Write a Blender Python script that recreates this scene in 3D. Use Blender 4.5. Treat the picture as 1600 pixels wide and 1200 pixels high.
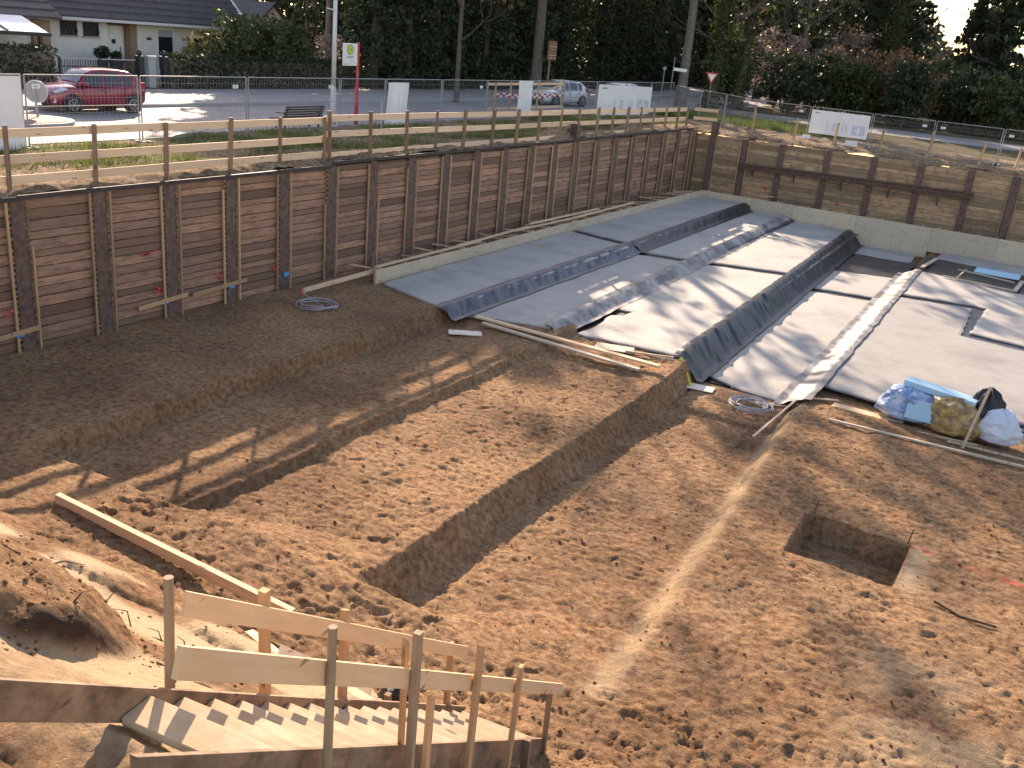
import bpy, math, random
import numpy as np
from mathutils import Vector, Matrix

for o in list(bpy.data.objects):
    bpy.data.objects.remove(o)
scene = bpy.context.scene
col = scene.collection
random.seed(7)
rng = np.random.default_rng(7)
R = math.radians

# ------------------------------------------------------------------ camera
CAM = Vector((17.556, 0.0, 7.0))
cam_data = bpy.data.cameras.new("camera")
cam = bpy.data.objects.new("camera", cam_data)
col.objects.link(cam)
_p, _r, _y = R(20.2), R(-5.4), R(-29.25)
_f = Vector((math.sin(_y) * math.cos(_p), math.cos(_y) * math.cos(_p), -math.sin(_p)))
_rt0 = Vector((math.cos(_y), -math.sin(_y), 0))
_dn0 = _f.cross(_rt0)
_rt = math.cos(_r) * _rt0 + math.sin(_r) * _dn0
_dn = -math.sin(_r) * _rt0 + math.cos(_r) * _dn0
_m = Matrix((( _rt.x, -_dn.x, -_f.x, CAM.x), (_rt.y, -_dn.y, -_f.y, CAM.y), (_rt.z, -_dn.z, -_f.z, CAM.z), (0, 0, 0, 1)))
cam.matrix_world = _m
cam_data.sensor_width = 36.0
cam_data.lens = 36.0 * 1490.0 / 1600.0
cam_data.clip_end = 3000
cam_data.clip_start = 0.05
scene.camera = cam

# ------------------------------------------------------------------ light
SUN_EL = R(24.0)
SUN_AZ = math.atan2(-0.66, 0.75)            # from +Y towards +X (negative: to the left)
world = bpy.data.worlds.new("World")
scene.world = world
world.use_nodes = True
wn = world.node_tree
sky = wn.nodes.new('ShaderNodeTexSky')
sky.sky_type = 'NISHITA'
sky.sun_disc = False
sky.sun_elevation = SUN_EL
sky.sun_rotation = SUN_AZ
sky.air_density = 1.0
sky.dust_density = 0.8
sky.ozone_density = 1.0
bg = wn.nodes['Background']
bg.inputs['Strength'].default_value = 0.15
wn.links.new(sky.outputs[0], bg.inputs['Color'])
sun_data = bpy.data.lights.new("sun", 'SUN')
sun_data.energy = 4.4
sun_data.angle = R(0.5)
sun_data.color = (1.0, 0.90, 0.76)
sun = bpy.data.objects.new("sun", sun_data)
col.objects.link(sun)
sdir = Vector((math.sin(SUN_AZ) * math.cos(SUN_EL), math.cos(SUN_AZ) * math.cos(SUN_EL), math.sin(SUN_EL)))
sun.rotation_euler = sdir.to_track_quat('Z', 'Y').to_euler()
scene.view_settings.view_transform = 'Standard'
scene.view_settings.look = 'None'
scene.view_settings.gamma = 1.0
scene.view_settings.use_curve_mapping = False
scene.view_settings.exposure = 1.34
try:
    scene.view_settings.use_white_balance = True
    scene.view_settings.white_balance_temperature = 7900
    scene.view_settings.white_balance_tint = 20
except Exception:
    pass
scene.render.engine = 'CYCLES'

# ------------------------------------------------------------------ helpers
def tag(o, label=None, cat=None, group=None, kind=None):
    if label: o['label'] = label
    if cat: o['category'] = cat
    if group: o['group'] = group
    if kind: o['kind'] = kind
    return o

def link_child(o, parent):
    if parent is not None:
        o.parent = parent
        if parent.type == 'EMPTY':
            o.matrix_parent_inverse = Matrix.Translation(-Vector(parent.location))

def copy_tree(o, parent=None):
    c = o.copy(); col.objects.link(c); c.parent = parent
    for ch in list(o.children): copy_tree(ch, c)
    return c

def empty(name, loc, label, cat, group=None):
    o = bpy.data.objects.new(name, None)
    o.location = loc
    o.empty_display_size = 0.3
    col.objects.link(o)
    return tag(o, label, cat, group)

def mesh_obj(name, me, mat, parent=None, smooth=False):
    o = bpy.data.objects.new(name, me)
    if mat is not None and not me.materials:
        me.materials.append(mat)
    if smooth:
        me.polygons.foreach_set('use_smooth', [True] * len(me.polygons))
    col.objects.link(o)
    link_child(o, parent)
    return o

class MB:
    """collects boxes, bars and tubes; build() makes ONE mesh object (world coordinates)"""
    def __init__(s):
        s.v = []; s.f = []
    def add(s, vs, fs):
        n = len(s.v)
        s.v += [tuple(v) for v in vs]
        s.f += [tuple(i + n for i in f) for f in fs]
        return s
    def box(s, x0, x1, y0, y1, z0, z1):
        return s.add([(x0, y0, z0), (x1, y0, z0), (x1, y1, z0), (x0, y1, z0), (x0, y0, z1), (x1, y0, z1), (x1, y1, z1), (x0, y1, z1)],
                     [(0, 3, 2, 1), (4, 5, 6, 7), (0, 1, 5, 4), (1, 2, 6, 5), (2, 3, 7, 6), (3, 0, 4, 7)])
    def bar(s, a, b, w, h, up=(0, 0, 1)):
        a = Vector(a); b = Vector(b); d = (b - a).normalized(); up = Vector(up)
        sd = d.cross(up)
        if sd.length < 1e-4: sd = d.cross(Vector((1, 0, 0)))
        sd.normalize(); u = sd.cross(d)
        sd = sd * w / 2; u = u * h / 2
        vs = [a - sd - u, a + sd - u, a + sd + u, a - sd + u, b - sd - u, b + sd - u, b + sd + u, b - sd + u]
        return s.add(vs, [(0, 1, 2, 3), (7, 6, 5, 4), (0, 4, 5, 1), (1, 5, 6, 2), (2, 6, 7, 3), (3, 7, 4, 0)])
    def tube(s, a, b, r0, r1=None, n=8, cap=True):
        r1 = r0 if r1 is None else r1
        a = Vector(a); b = Vector(b); d = (b - a).normalized()
        p = d.orthogonal().normalized(); q = d.cross(p)
        vs = []
        for c, r in ((a, r0), (b, r1)):
            for i in range(n):
                t = 2 * math.pi * i / n
                vs.append(c + p * (math.cos(t) * r) + q * (math.sin(t) * r))
        fs = [(i, (i + 1) % n, n + (i + 1) % n, n + i) for i in range(n)]
        if cap: fs += [tuple(range(n - 1, -1, -1)), tuple(range(n, 2 * n))]
        return s.add(vs, fs)
    def path(s, pts, r, n=6, close=False):
        pts = [Vector(p) for p in pts]
        m = len(pts); vs = []
        for i, p in enumerate(pts):
            if close: d = pts[(i + 1) % m] - pts[i - 1]
            else: d = pts[min(i + 1, m - 1)] - pts[max(i - 1, 0)]
            d.normalize()
            up = Vector((0, 0, 1)) if abs(d.z) < 0.9 else Vector((1, 0, 0))
            a = d.cross(up).normalized(); b = a.cross(d)
            rr = r[i] if isinstance(r, (list, tuple)) else r
            for k in range(n):
                t = 2 * math.pi * k / n
                vs.append(p + a * math.cos(t) * rr + b * math.sin(t) * rr)
        fs = []
        for i in range(m if close else m - 1):
            j = (i + 1) % m
            for k in range(n):
                fs.append((i * n + k, i * n + (k + 1) % n, j * n + (k + 1) % n, j * n + k))
        return s.add(vs, fs)
    def prism(s, poly, axis, lo, hi):
        """poly: 2D outline; axis 'x','y','z' is the extrusion axis"""
        def P(a, b, c):
            return {'x': (c, a, b), 'y': (a, c, b), 'z': (a, b, c)}[axis]
        n = len(poly)
        vs = [P(a, b, lo) for a, b in poly] + [P(a, b, hi) for a, b in poly]
        fs = [tuple(range(n - 1, -1, -1)), tuple(range(n, 2 * n))] + [(i, (i + 1) % n, n + (i + 1) % n, n + i) for i in range(n)]
        return s.add(vs, fs)
    def disc(s, c, nrm, r, n=20, th=0.01):
        c = Vector(c); nrm = Vector(nrm).normalized()
        return s.tube(c - nrm * th / 2, c + nrm * th / 2, r, r, n)
    def mesh(s, name):
        me = bpy.data.meshes.new(name)
        me.from_pydata(s.v, [], s.f)
        me.update()
        return me
    def build(s, name, mat, parent=None, smooth=False, bevel=0):
        o = mesh_obj(name, s.mesh(name), mat, parent, smooth)
        if bevel:
            bv = o.modifiers.new('bevel', 'BEVEL'); bv.width = bevel; bv.segments = 2; bv.limit_method = 'ANGLE'
        return o

def np_mesh(name, V, F):
    """V (n,3) float array, F (m,k) int array"""
    me = bpy.data.meshes.new(name)
    V = np.asarray(V, np.float32); F = np.asarray(F, np.int32)
    me.vertices.add(len(V)); me.vertices.foreach_set('co', V.ravel())
    k = F.shape[1]
    me.loops.add(F.size); me.loops.foreach_set('vertex_index', F.ravel())
    me.polygons.add(len(F))
    me.polygons.foreach_set('loop_start', np.arange(0, F.size, k, dtype=np.int32))
    me.polygons.foreach_set('loop_total', np.full(len(F), k, np.int32))
    me.update(calc_edges=True)
    return me

def grid_faces(nx, ny):
    i = np.arange(nx - 1)[None, :]; j = np.arange(ny - 1)[:, None]
    a = j * nx + i
    return np.stack([a, a + 1, a + 1 + nx, a + nx], -1).reshape(-1, 4)

_lat = {}
def vnoise(X, Y, seed=0):
    if seed not in _lat:
        _lat[seed] = np.random.default_rng(seed + 100).random((256, 256))
    L = _lat[seed]
    xi = np.floor(X).astype(int); yi = np.floor(Y).astype(int)
    fx = X - xi; fy = Y - yi
    fx = fx * fx * (3 - 2 * fx); fy = fy * fy * (3 - 2 * fy)
    a = L[yi % 256, xi % 256]; b = L[yi % 256, (xi + 1) % 256]
    c = L[(yi + 1) % 256, xi % 256]; d = L[(yi + 1) % 256, (xi + 1) % 256]
    return (a * (1 - fx) + b * fx) * (1 - fy) + (c * (1 - fx) + d * fx) * fy - 0.5
def fbm(X, Y, s, seed=0, oct=4, gain=0.5):
    t = 0; a = 1.0
    for k in range(oct):
        t = t + a * vnoise(X / s + 13.7 * k, Y / s + 7.1 * k, seed + k); s = s / 2; a = a * gain
    return t
def sstep(a, b, x):
    t = np.clip((x - a) / (b - a), 0, 1)
    return t * t * (3 - 2 * t)
def lin(a, b, x):
    return np.clip((x - a) / (b - a), 0, 1)

# ------------------------------------------------------------------ materials
def new_mat(name):
    m = bpy.data.materials.new(name); m.use_nodes = True
    nt = m.node_tree
    return m, nt, nt.nodes['Principled BSDF']
def N(nt, t, **kw):
    n = nt.nodes.new(t)
    for k, v in kw.items(): setattr(n, k, v)
    return n
def coords(nt, scale=(1, 1, 1), rnd=False):
    tc = N(nt, 'ShaderNodeTexCoord')
    mp = N(nt, 'ShaderNodeMapping'); mp.inputs['Scale'].default_value = scale
    nt.links.new(tc.outputs['Object'], mp.inputs['Vector'])
    if rnd:
        oi = N(nt, 'ShaderNodeObjectInfo'); mu = N(nt, 'ShaderNodeMath', operation='MULTIPLY'); mu.inputs[1].default_value = 37.0
        nt.links.new(oi.outputs['Random'], mu.inputs[0])
        cb = N(nt, 'ShaderNodeCombineXYZ')
        for k in range(3): nt.links.new(mu.outputs[0], cb.inputs[k])
        nt.links.new(cb.outputs[0], mp.inputs['Location'])
    return mp.outputs[0]
def noise(nt, vec, scale, detail=6, rough=0.6):
    n = N(nt, 'ShaderNodeTexNoise'); n.inputs['Scale'].default_value = scale
    n.inputs['Detail'].default_value = detail; n.inputs['Roughness'].default_value = rough
    nt.links.new(vec, n.inputs['Vector'])
    return n.outputs['Fac']
def ramp(nt, fac, stops):
    r = N(nt, 'ShaderNodeValToRGB')
    e = r.color_ramp.elements
    while len(e) > 1: e.remove(e[-1])
    for i, (p, c) in enumerate(stops):
        k = e[0] if i == 0 else e.new(p)
        k.position = p
        k.color = (*c, 1) if len(c) == 3 else c
    nt.links.new(fac, r.inputs['Fac'])
    return r.outputs['Color']
def mixc(nt, fac, a, b, mode='MIX'):
    m = N(nt, 'ShaderNodeMix', data_type='RGBA', blend_type=mode)
    if isinstance(fac, (int, float)): m.inputs[0].default_value = fac
    else: nt.links.new(fac, m.inputs[0])
    for k, v in ((6, a), (7, b)):
        if isinstance(v, (tuple, list)): m.inputs[k].default_value = (*v, 1)
        else: nt.links.new(v, m.inputs[k])
    return m.outputs[2]
def bump(nt, bsdf, h, strength, dist):
    b = N(nt, 'ShaderNodeBump'); b.inputs['Strength'].default_value = strength; b.inputs['Distance'].default_value = dist
    nt.links.new(h, b.inputs['Height']); nt.links.new(b.outputs[0], bsdf.inputs['Normal'])

def plain(name, c, rough=0.6, metal=0.0, var=0.25, scale=6.0, bmp=0.0, coat=0.0, spec=0.5):
    m, nt, b = new_mat(name)
    v = coords(nt, rnd=True)
    f = noise(nt, v, scale, 5)
    dark = tuple(x * (1 - var) for x in c); lite = tuple(min(1, x * (1 + var)) for x in c)
    nt.links.new(ramp(nt, f, [(0.3, dark), (0.7, lite)]), b.inputs['Base Color'])
    b.inputs['Roughness'].default_value = rough; b.inputs['Metallic'].default_value = metal
    b.inputs['Coat Weight'].default_value = coat
    b.inputs['Specular IOR Level'].default_value = spec
    if bmp: bump(nt, b, noise(nt, v, scale * 4, 5), 0.6, bmp)
    return m

def wood(name, c1, c2, axis='y', dirt=None, rough=0.75, grain=22.0, hue=0.25, dirt_at=0.62, tilt=0.0):
    """plank wood: grain stretched along axis, every plank its own tone"""
    m, nt, b = new_mat(name)
    sc = {'x': (1.2, grain, grain), 'y': (grain, 1.2, grain), 'z': (grain, grain, 1.2)}[axis]
    v = coords(nt, sc, rnd=True)
    if tilt:
        m1 = [n for n in nt.nodes if n.type == 'MAPPING'][-1]
        m0 = N(nt, 'ShaderNodeMapping'); m0.inputs['Rotation'].default_value = (tilt, 0, 0)
        tc = [n for n in nt.nodes if n.type == 'TEX_COORD'][-1]
        nt.links.new(tc.outputs['Object'], m0.inputs['Vector']); nt.links.new(m0.outputs[0], m1.inputs['Vector'])
    f = noise(nt, v, 1.0, 6, 0.65)
    base = ramp(nt, f, [(0.25, c1), (0.75, c2)])
    oi = N(nt, 'ShaderNodeObjectInfo'); ge = N(nt, 'ShaderNodeNewGeometry')
    ad = N(nt, 'ShaderNodeMath', operation='ADD'); fr = N(nt, 'ShaderNodeMath', operation='FRACT')
    nt.links.new(oi.outputs['Random'], ad.inputs[0]); nt.links.new(ge.outputs['Random Per Island'], ad.inputs[1])
    nt.links.new(ad.outputs[0], fr.inputs[0])
    tone = ramp(nt, fr.outputs[0], [(0.0, (1 - hue,) * 3), (0.5, (1, 1, 1)), (1.0, (1 + hue, 1 + hue * 0.8, 1 + hue * 0.6))])
    cc = mixc(nt, 1.0, base, tone, 'MULTIPLY')
    if dirt:
        v2 = coords(nt, (1, 1, 1), rnd=True)
        d = ramp(nt, noise(nt, v2, 2.6, 7, 0.7), [(dirt_at - 0.12, (0, 0, 0)), (dirt_at + 0.1, (1, 1, 1))])
        cc = mixc(nt, d, cc, dirt)
    kv = N(nt, 'ShaderNodeTexVoronoi'); kv.inputs['Scale'].default_value = 1.0
    ks = {'x': (1.9, 7, 7), 'y': (7, 1.9, 7), 'z': (7, 7, 1.9)}[axis]
    nt.links.new(coords(nt, ks, rnd=True), kv.inputs['Vector'])
    cc = mixc(nt, ramp(nt, kv.outputs['Distance'], [(0.10, (0.8, 0.8, 0.8)), (0.17, (0, 0, 0))]), cc, tuple(x * 0.38 for x in c1))
    nt.links.new(cc, b.inputs['Base Color'])
    b.inputs['Roughness'].default_value = rough
    b.inputs['Specular IOR Level'].default_value = 0.25
    bump(nt, b, f, 0.5, 0.006)
    return m

def leaf_mat(name, c1, c2, trans=0.35, rough=0.6):
    m, nt, b = new_mat(name)
    ge = N(nt, 'ShaderNodeNewGeometry')
    cc = ramp(nt, ge.outputs['Random Per Island'], [(0.0, c1), (1.0, c2)])
    v = coords(nt)
    cc = mixc(nt, 1.0, cc, ramp(nt, noise(nt, v, 0.6, 3), [(0.3, (0.65, 0.65, 0.65)), (0.7, (1.25, 1.25, 1.25))]), 'MULTIPLY')
    nt.links.new(cc, b.inputs['Base Color'])
    b.inputs['Roughness'].default_value = rough
    b.inputs['Specular IOR Level'].default_value = 0.3
    tr = N(nt, 'ShaderNodeBsdfTranslucent'); nt.links.new(cc, tr.inputs['Color'])
    mx = N(nt, 'ShaderNodeMixShader'); mx.inputs[0].default_value = trans
    nt.links.new(b.outputs[0], mx.inputs[1]); nt.links.new(tr.outputs[0], mx.inputs[2])
    nt.links.new(mx.outputs[0], nt.nodes['Material Output'].inputs['Surface'])
    return m

def soil_mat(name, c_dry, c_mid, c_wet, big=0.35, pale=None):
    m, nt, b = new_mat(name)
    v = coords(nt)
    f1 = noise(nt, v, big, 5, 0.6)
    f2 = noise(nt, v, 9.0, 8, 0.72)
    f3 = noise(nt, v, 1.7, 5, 0.6)
    mid = ramp(nt, f2, [(0.37, c_wet), (0.49, c_mid), (0.62, c_dry)])
    wet = ramp(nt, f1, [(0.36, (0.70, 0.66, 0.64)), (0.64, (1.16, 1.13, 1.08))])
    cc = mixc(nt, 1.0, mid, wet, 'MULTIPLY')
    red = ramp(nt, f3, [(0.5, (1, 1, 1)), (0.75, (1.08, 0.93, 0.85))])
    cc = mixc(nt, 1.0, cc, red, 'MULTIPLY')
    if pale:
        at = N(nt, 'ShaderNodeAttribute', attribute_name='pale')
        cc = mixc(nt, at.outputs['Fac'], cc, mixc(nt, 0.25, pale, mid))
        gr = N(nt, 'ShaderNodeAttribute', attribute_name='red_line')
        cc = mixc(nt, gr.outputs['Fac'], cc, (0.62, 0.10, 0.09))
        hu = N(nt, 'ShaderNodeAttribute', attribute_name='humus')
        cc = mixc(nt, hu.outputs['Fac'], cc, (0.055, 0.04, 0.03))
    nt.links.new(cc, b.inputs['Base Color'])
    b.inputs['Roughness'].default_value = 0.95
    b.inputs['Specular IOR Level'].default_value = 0.15
    ad = N(nt, 'ShaderNodeMath', operation='ADD')
    vo = N(nt, 'ShaderNodeTexVoronoi', feature='SMOOTH_F1'); vo.inputs['Scale'].default_value = 7.5; vo.inputs['Smoothness'].default_value = 0.35
    mv = N(nt, 'ShaderNodeMapping'); mv.inputs['Scale'].default_value = (0.8, 1.5, 1.0)
    dn = N(nt, 'ShaderNodeTexNoise'); dn.inputs['Scale'].default_value = 6.0; nt.links.new(v, dn.inputs['Vector'])
    mv_in = mixc(nt, 0.12, v, dn.outputs['Color'])
    nt.links.new(mv_in, mv.inputs['Vector']); nt.links.new(mv.outputs[0], vo.inputs['Vector'])
    mp_ = N(nt, 'ShaderNodeMath', operation='MULTIPLY'); nt.links.new(vo.outputs['Distance'], mp_.inputs[0]); nt.links.new(noise(nt, v, 1.3, 3), mp_.inputs[1])
    nt.links.new(f2, ad.inputs[0]); nt.links.new(noise(nt, v, 34.0, 5, 0.75), ad.inputs[1])
    ad2 = N(nt, 'ShaderNodeMath', operation='ADD'); nt.links.new(ad.outputs[0], ad2.inputs[0]); nt.links.new(mp_.outputs[0], ad2.inputs[1])
    bump(nt, b, ad2.outputs[0], 1.0, 0.06)
    return m

M = {}
M['soil'] = soil_mat('excavated_soil', (0.47, 0.305, 0.175), (0.345, 0.208, 0.115), (0.19, 0.108, 0.06), pale=(0.68, 0.52, 0.335))
M['verge'] = soil_mat('verge_soil', (0.44, 0.33, 0.22), (0.28, 0.20, 0.13), (0.12, 0.09, 0.06))
M['ground'] = soil_mat('rough_ground', (0.20, 0.17, 0.10), (0.12, 0.11, 0.06), (0.06, 0.055, 0.035), 0.15)

def asphalt_mat(name, c, speck=0.3):
    m, nt, b = new_mat(name)
    v = coords(nt)
    f = noise(nt, v, 0.5, 6, 0.65); g = noise(nt, v, 60, 3)
    cc = ramp(nt, f, [(0.3, tuple(x * 0.8 for x in c)), (0.7, tuple(x * 1.15 for x in c))])
    cc = mixc(nt, 1.0, cc, ramp(nt, g, [(0.3, (1 - speck,) * 3), (0.7, (1 + speck,) * 3)]), 'MULTIPLY')
    nt.links.new(cc, b.inputs['Base Color']); b.inputs['Roughness'].default_value = 0.7
    bump(nt, b, g, 0.3, 0.004)
    return m
M['asphalt'] = asphalt_mat('asphalt', (0.23, 0.215, 0.21))
M['paving'] = asphalt_mat('pavement', (0.31, 0.28, 0.265), 0.15)
M['kerb'] = asphalt_mat('kerb_stone', (0.36, 0.35, 0.33), 0.1)
M['redpave'] = asphalt_mat('red_paving', (0.30, 0.14, 0.11), 0.2)
M['lag'] = wood('lagging_planks', (0.205, 0.118, 0.08), (0.40, 0.245, 0.165), 'y', dirt=(0.17, 0.105, 0.082), hue=0.5, dirt_at=0.57)
M['lag_x'] = wood('lagging_planks_back', (0.26, 0.165, 0.10), (0.44, 0.30, 0.18), 'x', dirt=(0.17, 0.115, 0.08), hue=0.4, dirt_at=0.6)
M['newwood'] = wood('fresh_plank', (0.62, 0.42, 0.265), (0.76, 0.56, 0.385), 'y', hue=0.12)
M['newwood_x'] = wood('fresh_plank_x', (0.54, 0.36, 0.22), (0.68, 0.49, 0.32), 'x', hue=0.14)
M['newwood_z'] = wood('fresh_post', (0.38, 0.23, 0.12), (0.50, 0.33, 0.19), 'z', hue=0.2)
M['postwood'] = wood('weathered_post', (0.17, 0.11, 0.07), (0.29, 0.19, 0.12), 'z', hue=0.25)
M['oldwood'] = wood('weathered_board', (0.27, 0.19, 0.13), (0.42, 0.31, 0.215), 'y', dirt=(0.20, 0.14, 0.09), hue=0.2)
M['stairrail'] = wood('stair_handrail', (0.66, 0.41, 0.225), (0.80, 0.545, 0.325), 'y', hue=0.08, tilt=R(36.4), grain=14)
M['stairside'] = wood('stair_stringer', (0.20, 0.125, 0.08), (0.36, 0.25, 0.165), 'y', dirt=(0.12, 0.075, 0.05), hue=0.2, tilt=R(36.4), dirt_at=0.55, grain=14)
M['stairpost'] = wood('stair_post', (0.42, 0.24, 0.12), (0.56, 0.35, 0.19), 'z', hue=0.2)
M['roundwood'] = wood('round_post', (0.24, 0.16, 0.10), (0.38, 0.27, 0.17), 'z', hue=0.1)
M['darkwood'] = wood('dark_bench_wood', (0.045, 0.03, 0.024), (0.08, 0.055, 0.042), 'y')
M['tread'] = wood('stair_tread', (0.42, 0.31, 0.205), (0.56, 0.43, 0.30), 'x', dirt=(0.42, 0.28, 0.165), hue=0.12, dirt_at=0.5)
M['batten'] = wood('batten', (0.33, 0.21, 0.12), (0.46, 0.31, 0.18), 'z', hue=0.3)
M['ply'] = plain('white_plywood', (0.66, 0.58, 0.47), 0.6, var=0.1)
M['formply'] = wood('formwork_board', (0.48, 0.39, 0.28), (0.60, 0.50, 0.38), 'y', hue=0.08, grain=10, dirt=(0.36, 0.28, 0.20), dirt_at=0.66)
M['rust'] = plain('rusty_steel', (0.13, 0.082, 0.064), 0.8, 0.1, var=0.45, scale=7, bmp=0.004)
M['darksteel'] = plain('dark_steel', (0.055, 0.045, 0.042), 0.6, 0.4, var=0.35, scale=5)
M['galv'] = plain('galvanised_steel', (0.27, 0.27, 0.27), 0.6, 0.2, var=0.15)
M['grey'] = plain('grey_paint', (0.36, 0.36, 0.36), 0.5, var=0.08)
M['lampgrey'] = plain('pole_paint', (0.55, 0.53, 0.52), 0.5, var=0.08)
M['white'] = plain('white_paint', (0.72, 0.71, 0.68), 0.6, var=0.06)
M['banner'] = plain('white_banner_cloth', (0.74, 0.72, 0.70), 0.75, var=0.05, scale=2)
M['print'] = plain('faint_print', (0.50, 0.52, 0.60), 0.75, var=0.12, scale=9)
M['printdark'] = plain('small_print', (0.28, 0.29, 0.33), 0.75, var=0.12)
M['render'] = plain('cream_render', (0.66, 0.63, 0.57), 0.9, var=0.08, scale=3, bmp=0.003)
M['roof'] = None
M['glassdark'] = plain('window_glass', (0.02, 0.022, 0.026), 0.08, var=0.3)
M['frost'] = plain('canopy_panel', (0.62, 0.66, 0.70), 0.3, var=0.05)
M['black'] = plain('black_metal', (0.02, 0.02, 0.022), 0.5, var=0.3)
M['rubber'] = plain('black_rubber', (0.018, 0.018, 0.018), 0.8, var=0.3)
M['redpaint'] = plain('red_car_paint', (0.26, 0.012, 0.03), 0.25, 0.1, var=0.05, coat=0.8)
M['whitepaint'] = plain('white_car_paint', (0.62, 0.63, 0.64), 0.25, 0.0, var=0.04, coat=0.7)
M['carglass'] = plain('car_glass', (0.045, 0.055, 0.06), 0.05, var=0.2)
M['lens'] = plain('headlight_lens', (0.65, 0.66, 0.68), 0.1, 0.3, var=0.2, scale=20)
M['redlens'] = plain('tail_light_lens', (0.45, 0.02, 0.02), 0.2, var=0.1)
M['rim'] = plain('alloy_rim', (0.5, 0.5, 0.52), 0.3, 0.8, var=0.1)
M['signred'] = plain('sign_red', (0.52, 0.03, 0.035), 0.45, var=0.06)
M['signgreen'] = plain('sign_green', (0.05, 0.33, 0.12), 0.5, var=0.05)
M['signyellow'] = plain('sign_yellow', (0.72, 0.58, 0.06), 0.5, var=0.05)
M['bluetape'] = plain('blue_mark', (0.04, 0.25, 0.55), 0.7, var=0.1)
M['spray'] = plain('red_spray', (0.62, 0.07, 0.09), 0.8, var=0.2)
M['xps'] = plain('blue_foam', (0.36, 0.60, 0.72), 0.8, var=0.05)
M['brown'] = plain('brown_board', (0.16, 0.09, 0.06), 0.8, var=0.2)
M['bark'] = plain('bark', (0.10, 0.078, 0.06), 0.95, var=0.4, scale=5, bmp=0.03)
M['barkgrey'] = plain('grey_bark', (0.16, 0.135, 0.11), 0.95, var=0.35, scale=5, bmp=0.02)
M['twig'] = plain('twigs', (0.15, 0.12, 0.095), 0.95, var=0.3)
M['root'] = plain('roots', (0.10, 0.065, 0.04), 0.95, var=0.3)
M['terracotta'] = plain('dark_pot', (0.05, 0.045, 0.045), 0.7, var=0.2)
M['l_dark'] = leaf_mat('evergreen_leaf', (0.018, 0.03, 0.013), (0.05, 0.07, 0.028), 0.2)
M['l_pine'] = leaf_mat('pine_needles', (0.022, 0.035, 0.016), (0.055, 0.075, 0.035), 0.25)
M['l_mid'] = leaf_mat('shrub_leaf', (0.035, 0.055, 0.02), (0.10, 0.12, 0.045), 0.35)
M['l_brown'] = leaf_mat('dry_leaf', (0.10, 0.06, 0.035), (0.20, 0.13, 0.07), 0.35)
M['l_pink'] = leaf_mat('blossom', (0.19, 0.135, 0.11), (0.34, 0.26, 0.215), 0.35)
M['l_ivy'] = leaf_mat('ivy_leaf', (0.025, 0.045, 0.012), (0.085, 0.11, 0.03), 0.3)
M['l_yellow'] = leaf_mat('spring_leaf', (0.16, 0.15, 0.05), (0.36, 0.32, 0.12), 0.5)
M['grass'] = leaf_mat('grass_blade', (0.06, 0.10, 0.02), (0.20, 0.24, 0.07), 0.45)

def concrete_mat(name, c):
    m, nt, b = new_mat(name)
    v = coords(nt)
    f = noise(nt, v, 0.7, 6, 0.62); g = noise(nt, coords(nt, (1.0, 9.0, 1.0)), 1.3, 5, 0.6); h = noise(nt, v, 14, 5, 0.65)
    cc = ramp(nt, f, [(0.28, tuple(x * 0.72 for x in c)), (0.5, c), (0.75, tuple(x * 1.12 for x in c))])
    cc = mixc(nt, 1.0, cc, ramp(nt, g, [(0.3, (0.88, 0.88, 0.88)), (0.7, (1.07, 1.07, 1.07))]), 'MULTIPLY')
    cc = mixc(nt, 1.0, cc, ramp(nt, h, [(0.25, (0.9, 0.89, 0.88)), (0.6, (1.03, 1.03, 1.03))]), 'MULTIPLY')
    nt.links.new(cc, b.inputs['Base Color']); b.inputs['Roughness'].default_value = 0.75
    ad = N(nt, 'ShaderNodeMath', operation='ADD'); nt.links.new(g, ad.inputs[0]); nt.links.new(h, ad.inputs[1])
    bump(nt, b, ad.outputs[0], 0.35, 0.01)
    return m
M['concrete'] = concrete_mat('fresh_concrete', (0.37, 0.352, 0.32))
M['concrete2'] = concrete_mat('dusty_concrete', (0.28, 0.268, 0.25))

def film_mat(name, c1, c2, rough, sc=1.6):
    m, nt, b = new_mat(name)
    v = coords(nt)
    f = noise(nt, v, sc, 6, 0.65)
    nt.links.new(ramp(nt, f, [(0.4, c1), (0.68, c2)]), b.inputs['Base Color'])
    b.inputs['Roughness'].default_value = rough
    b.inputs['Specular IOR Level'].default_value = 0.45
    bump(nt, b, noise(nt, coords(nt, (1.5, 9, 1.5)), 2.0, 5), 0.5, 0.03)
    return m
M['film'] = film_mat('black_plastic_film', (0.010, 0.012, 0.016), (0.028, 0.03, 0.036), 0.36)
M['filmblue'] = film_mat('blue_black_film', (0.022, 0.032, 0.055), (0.06, 0.075, 0.10), 0.33)
M['filmlight'] = film_mat('dusty_sheen_film', (0.09, 0.088, 0.09), (0.36, 0.345, 0.33), 0.42)  # concrete dust on the narrow strip; sun sheen painted in on the ridge strip
M['bagclear'] = film_mat('clear_bag', (0.50, 0.58, 0.66), (0.75, 0.78, 0.80), 0.25)
M['bagblue'] = film_mat('blue_bag', (0.13, 0.26, 0.50), (0.66, 0.72, 0.78), 0.3, 4.0)
M['bagyellow'] = film_mat('yellow_bag', (0.22, 0.11, 0.06), (0.55, 0.42, 0.14), 0.35, 5.0)
M['bagblack'] = film_mat('black_bag', (0.012, 0.012, 0.014), (0.03, 0.03, 0.032), 0.45)
M['wire'] = plain('grey_hose', (0.36, 0.37, 0.42), 0.45, 0.2, var=0.1)

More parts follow.
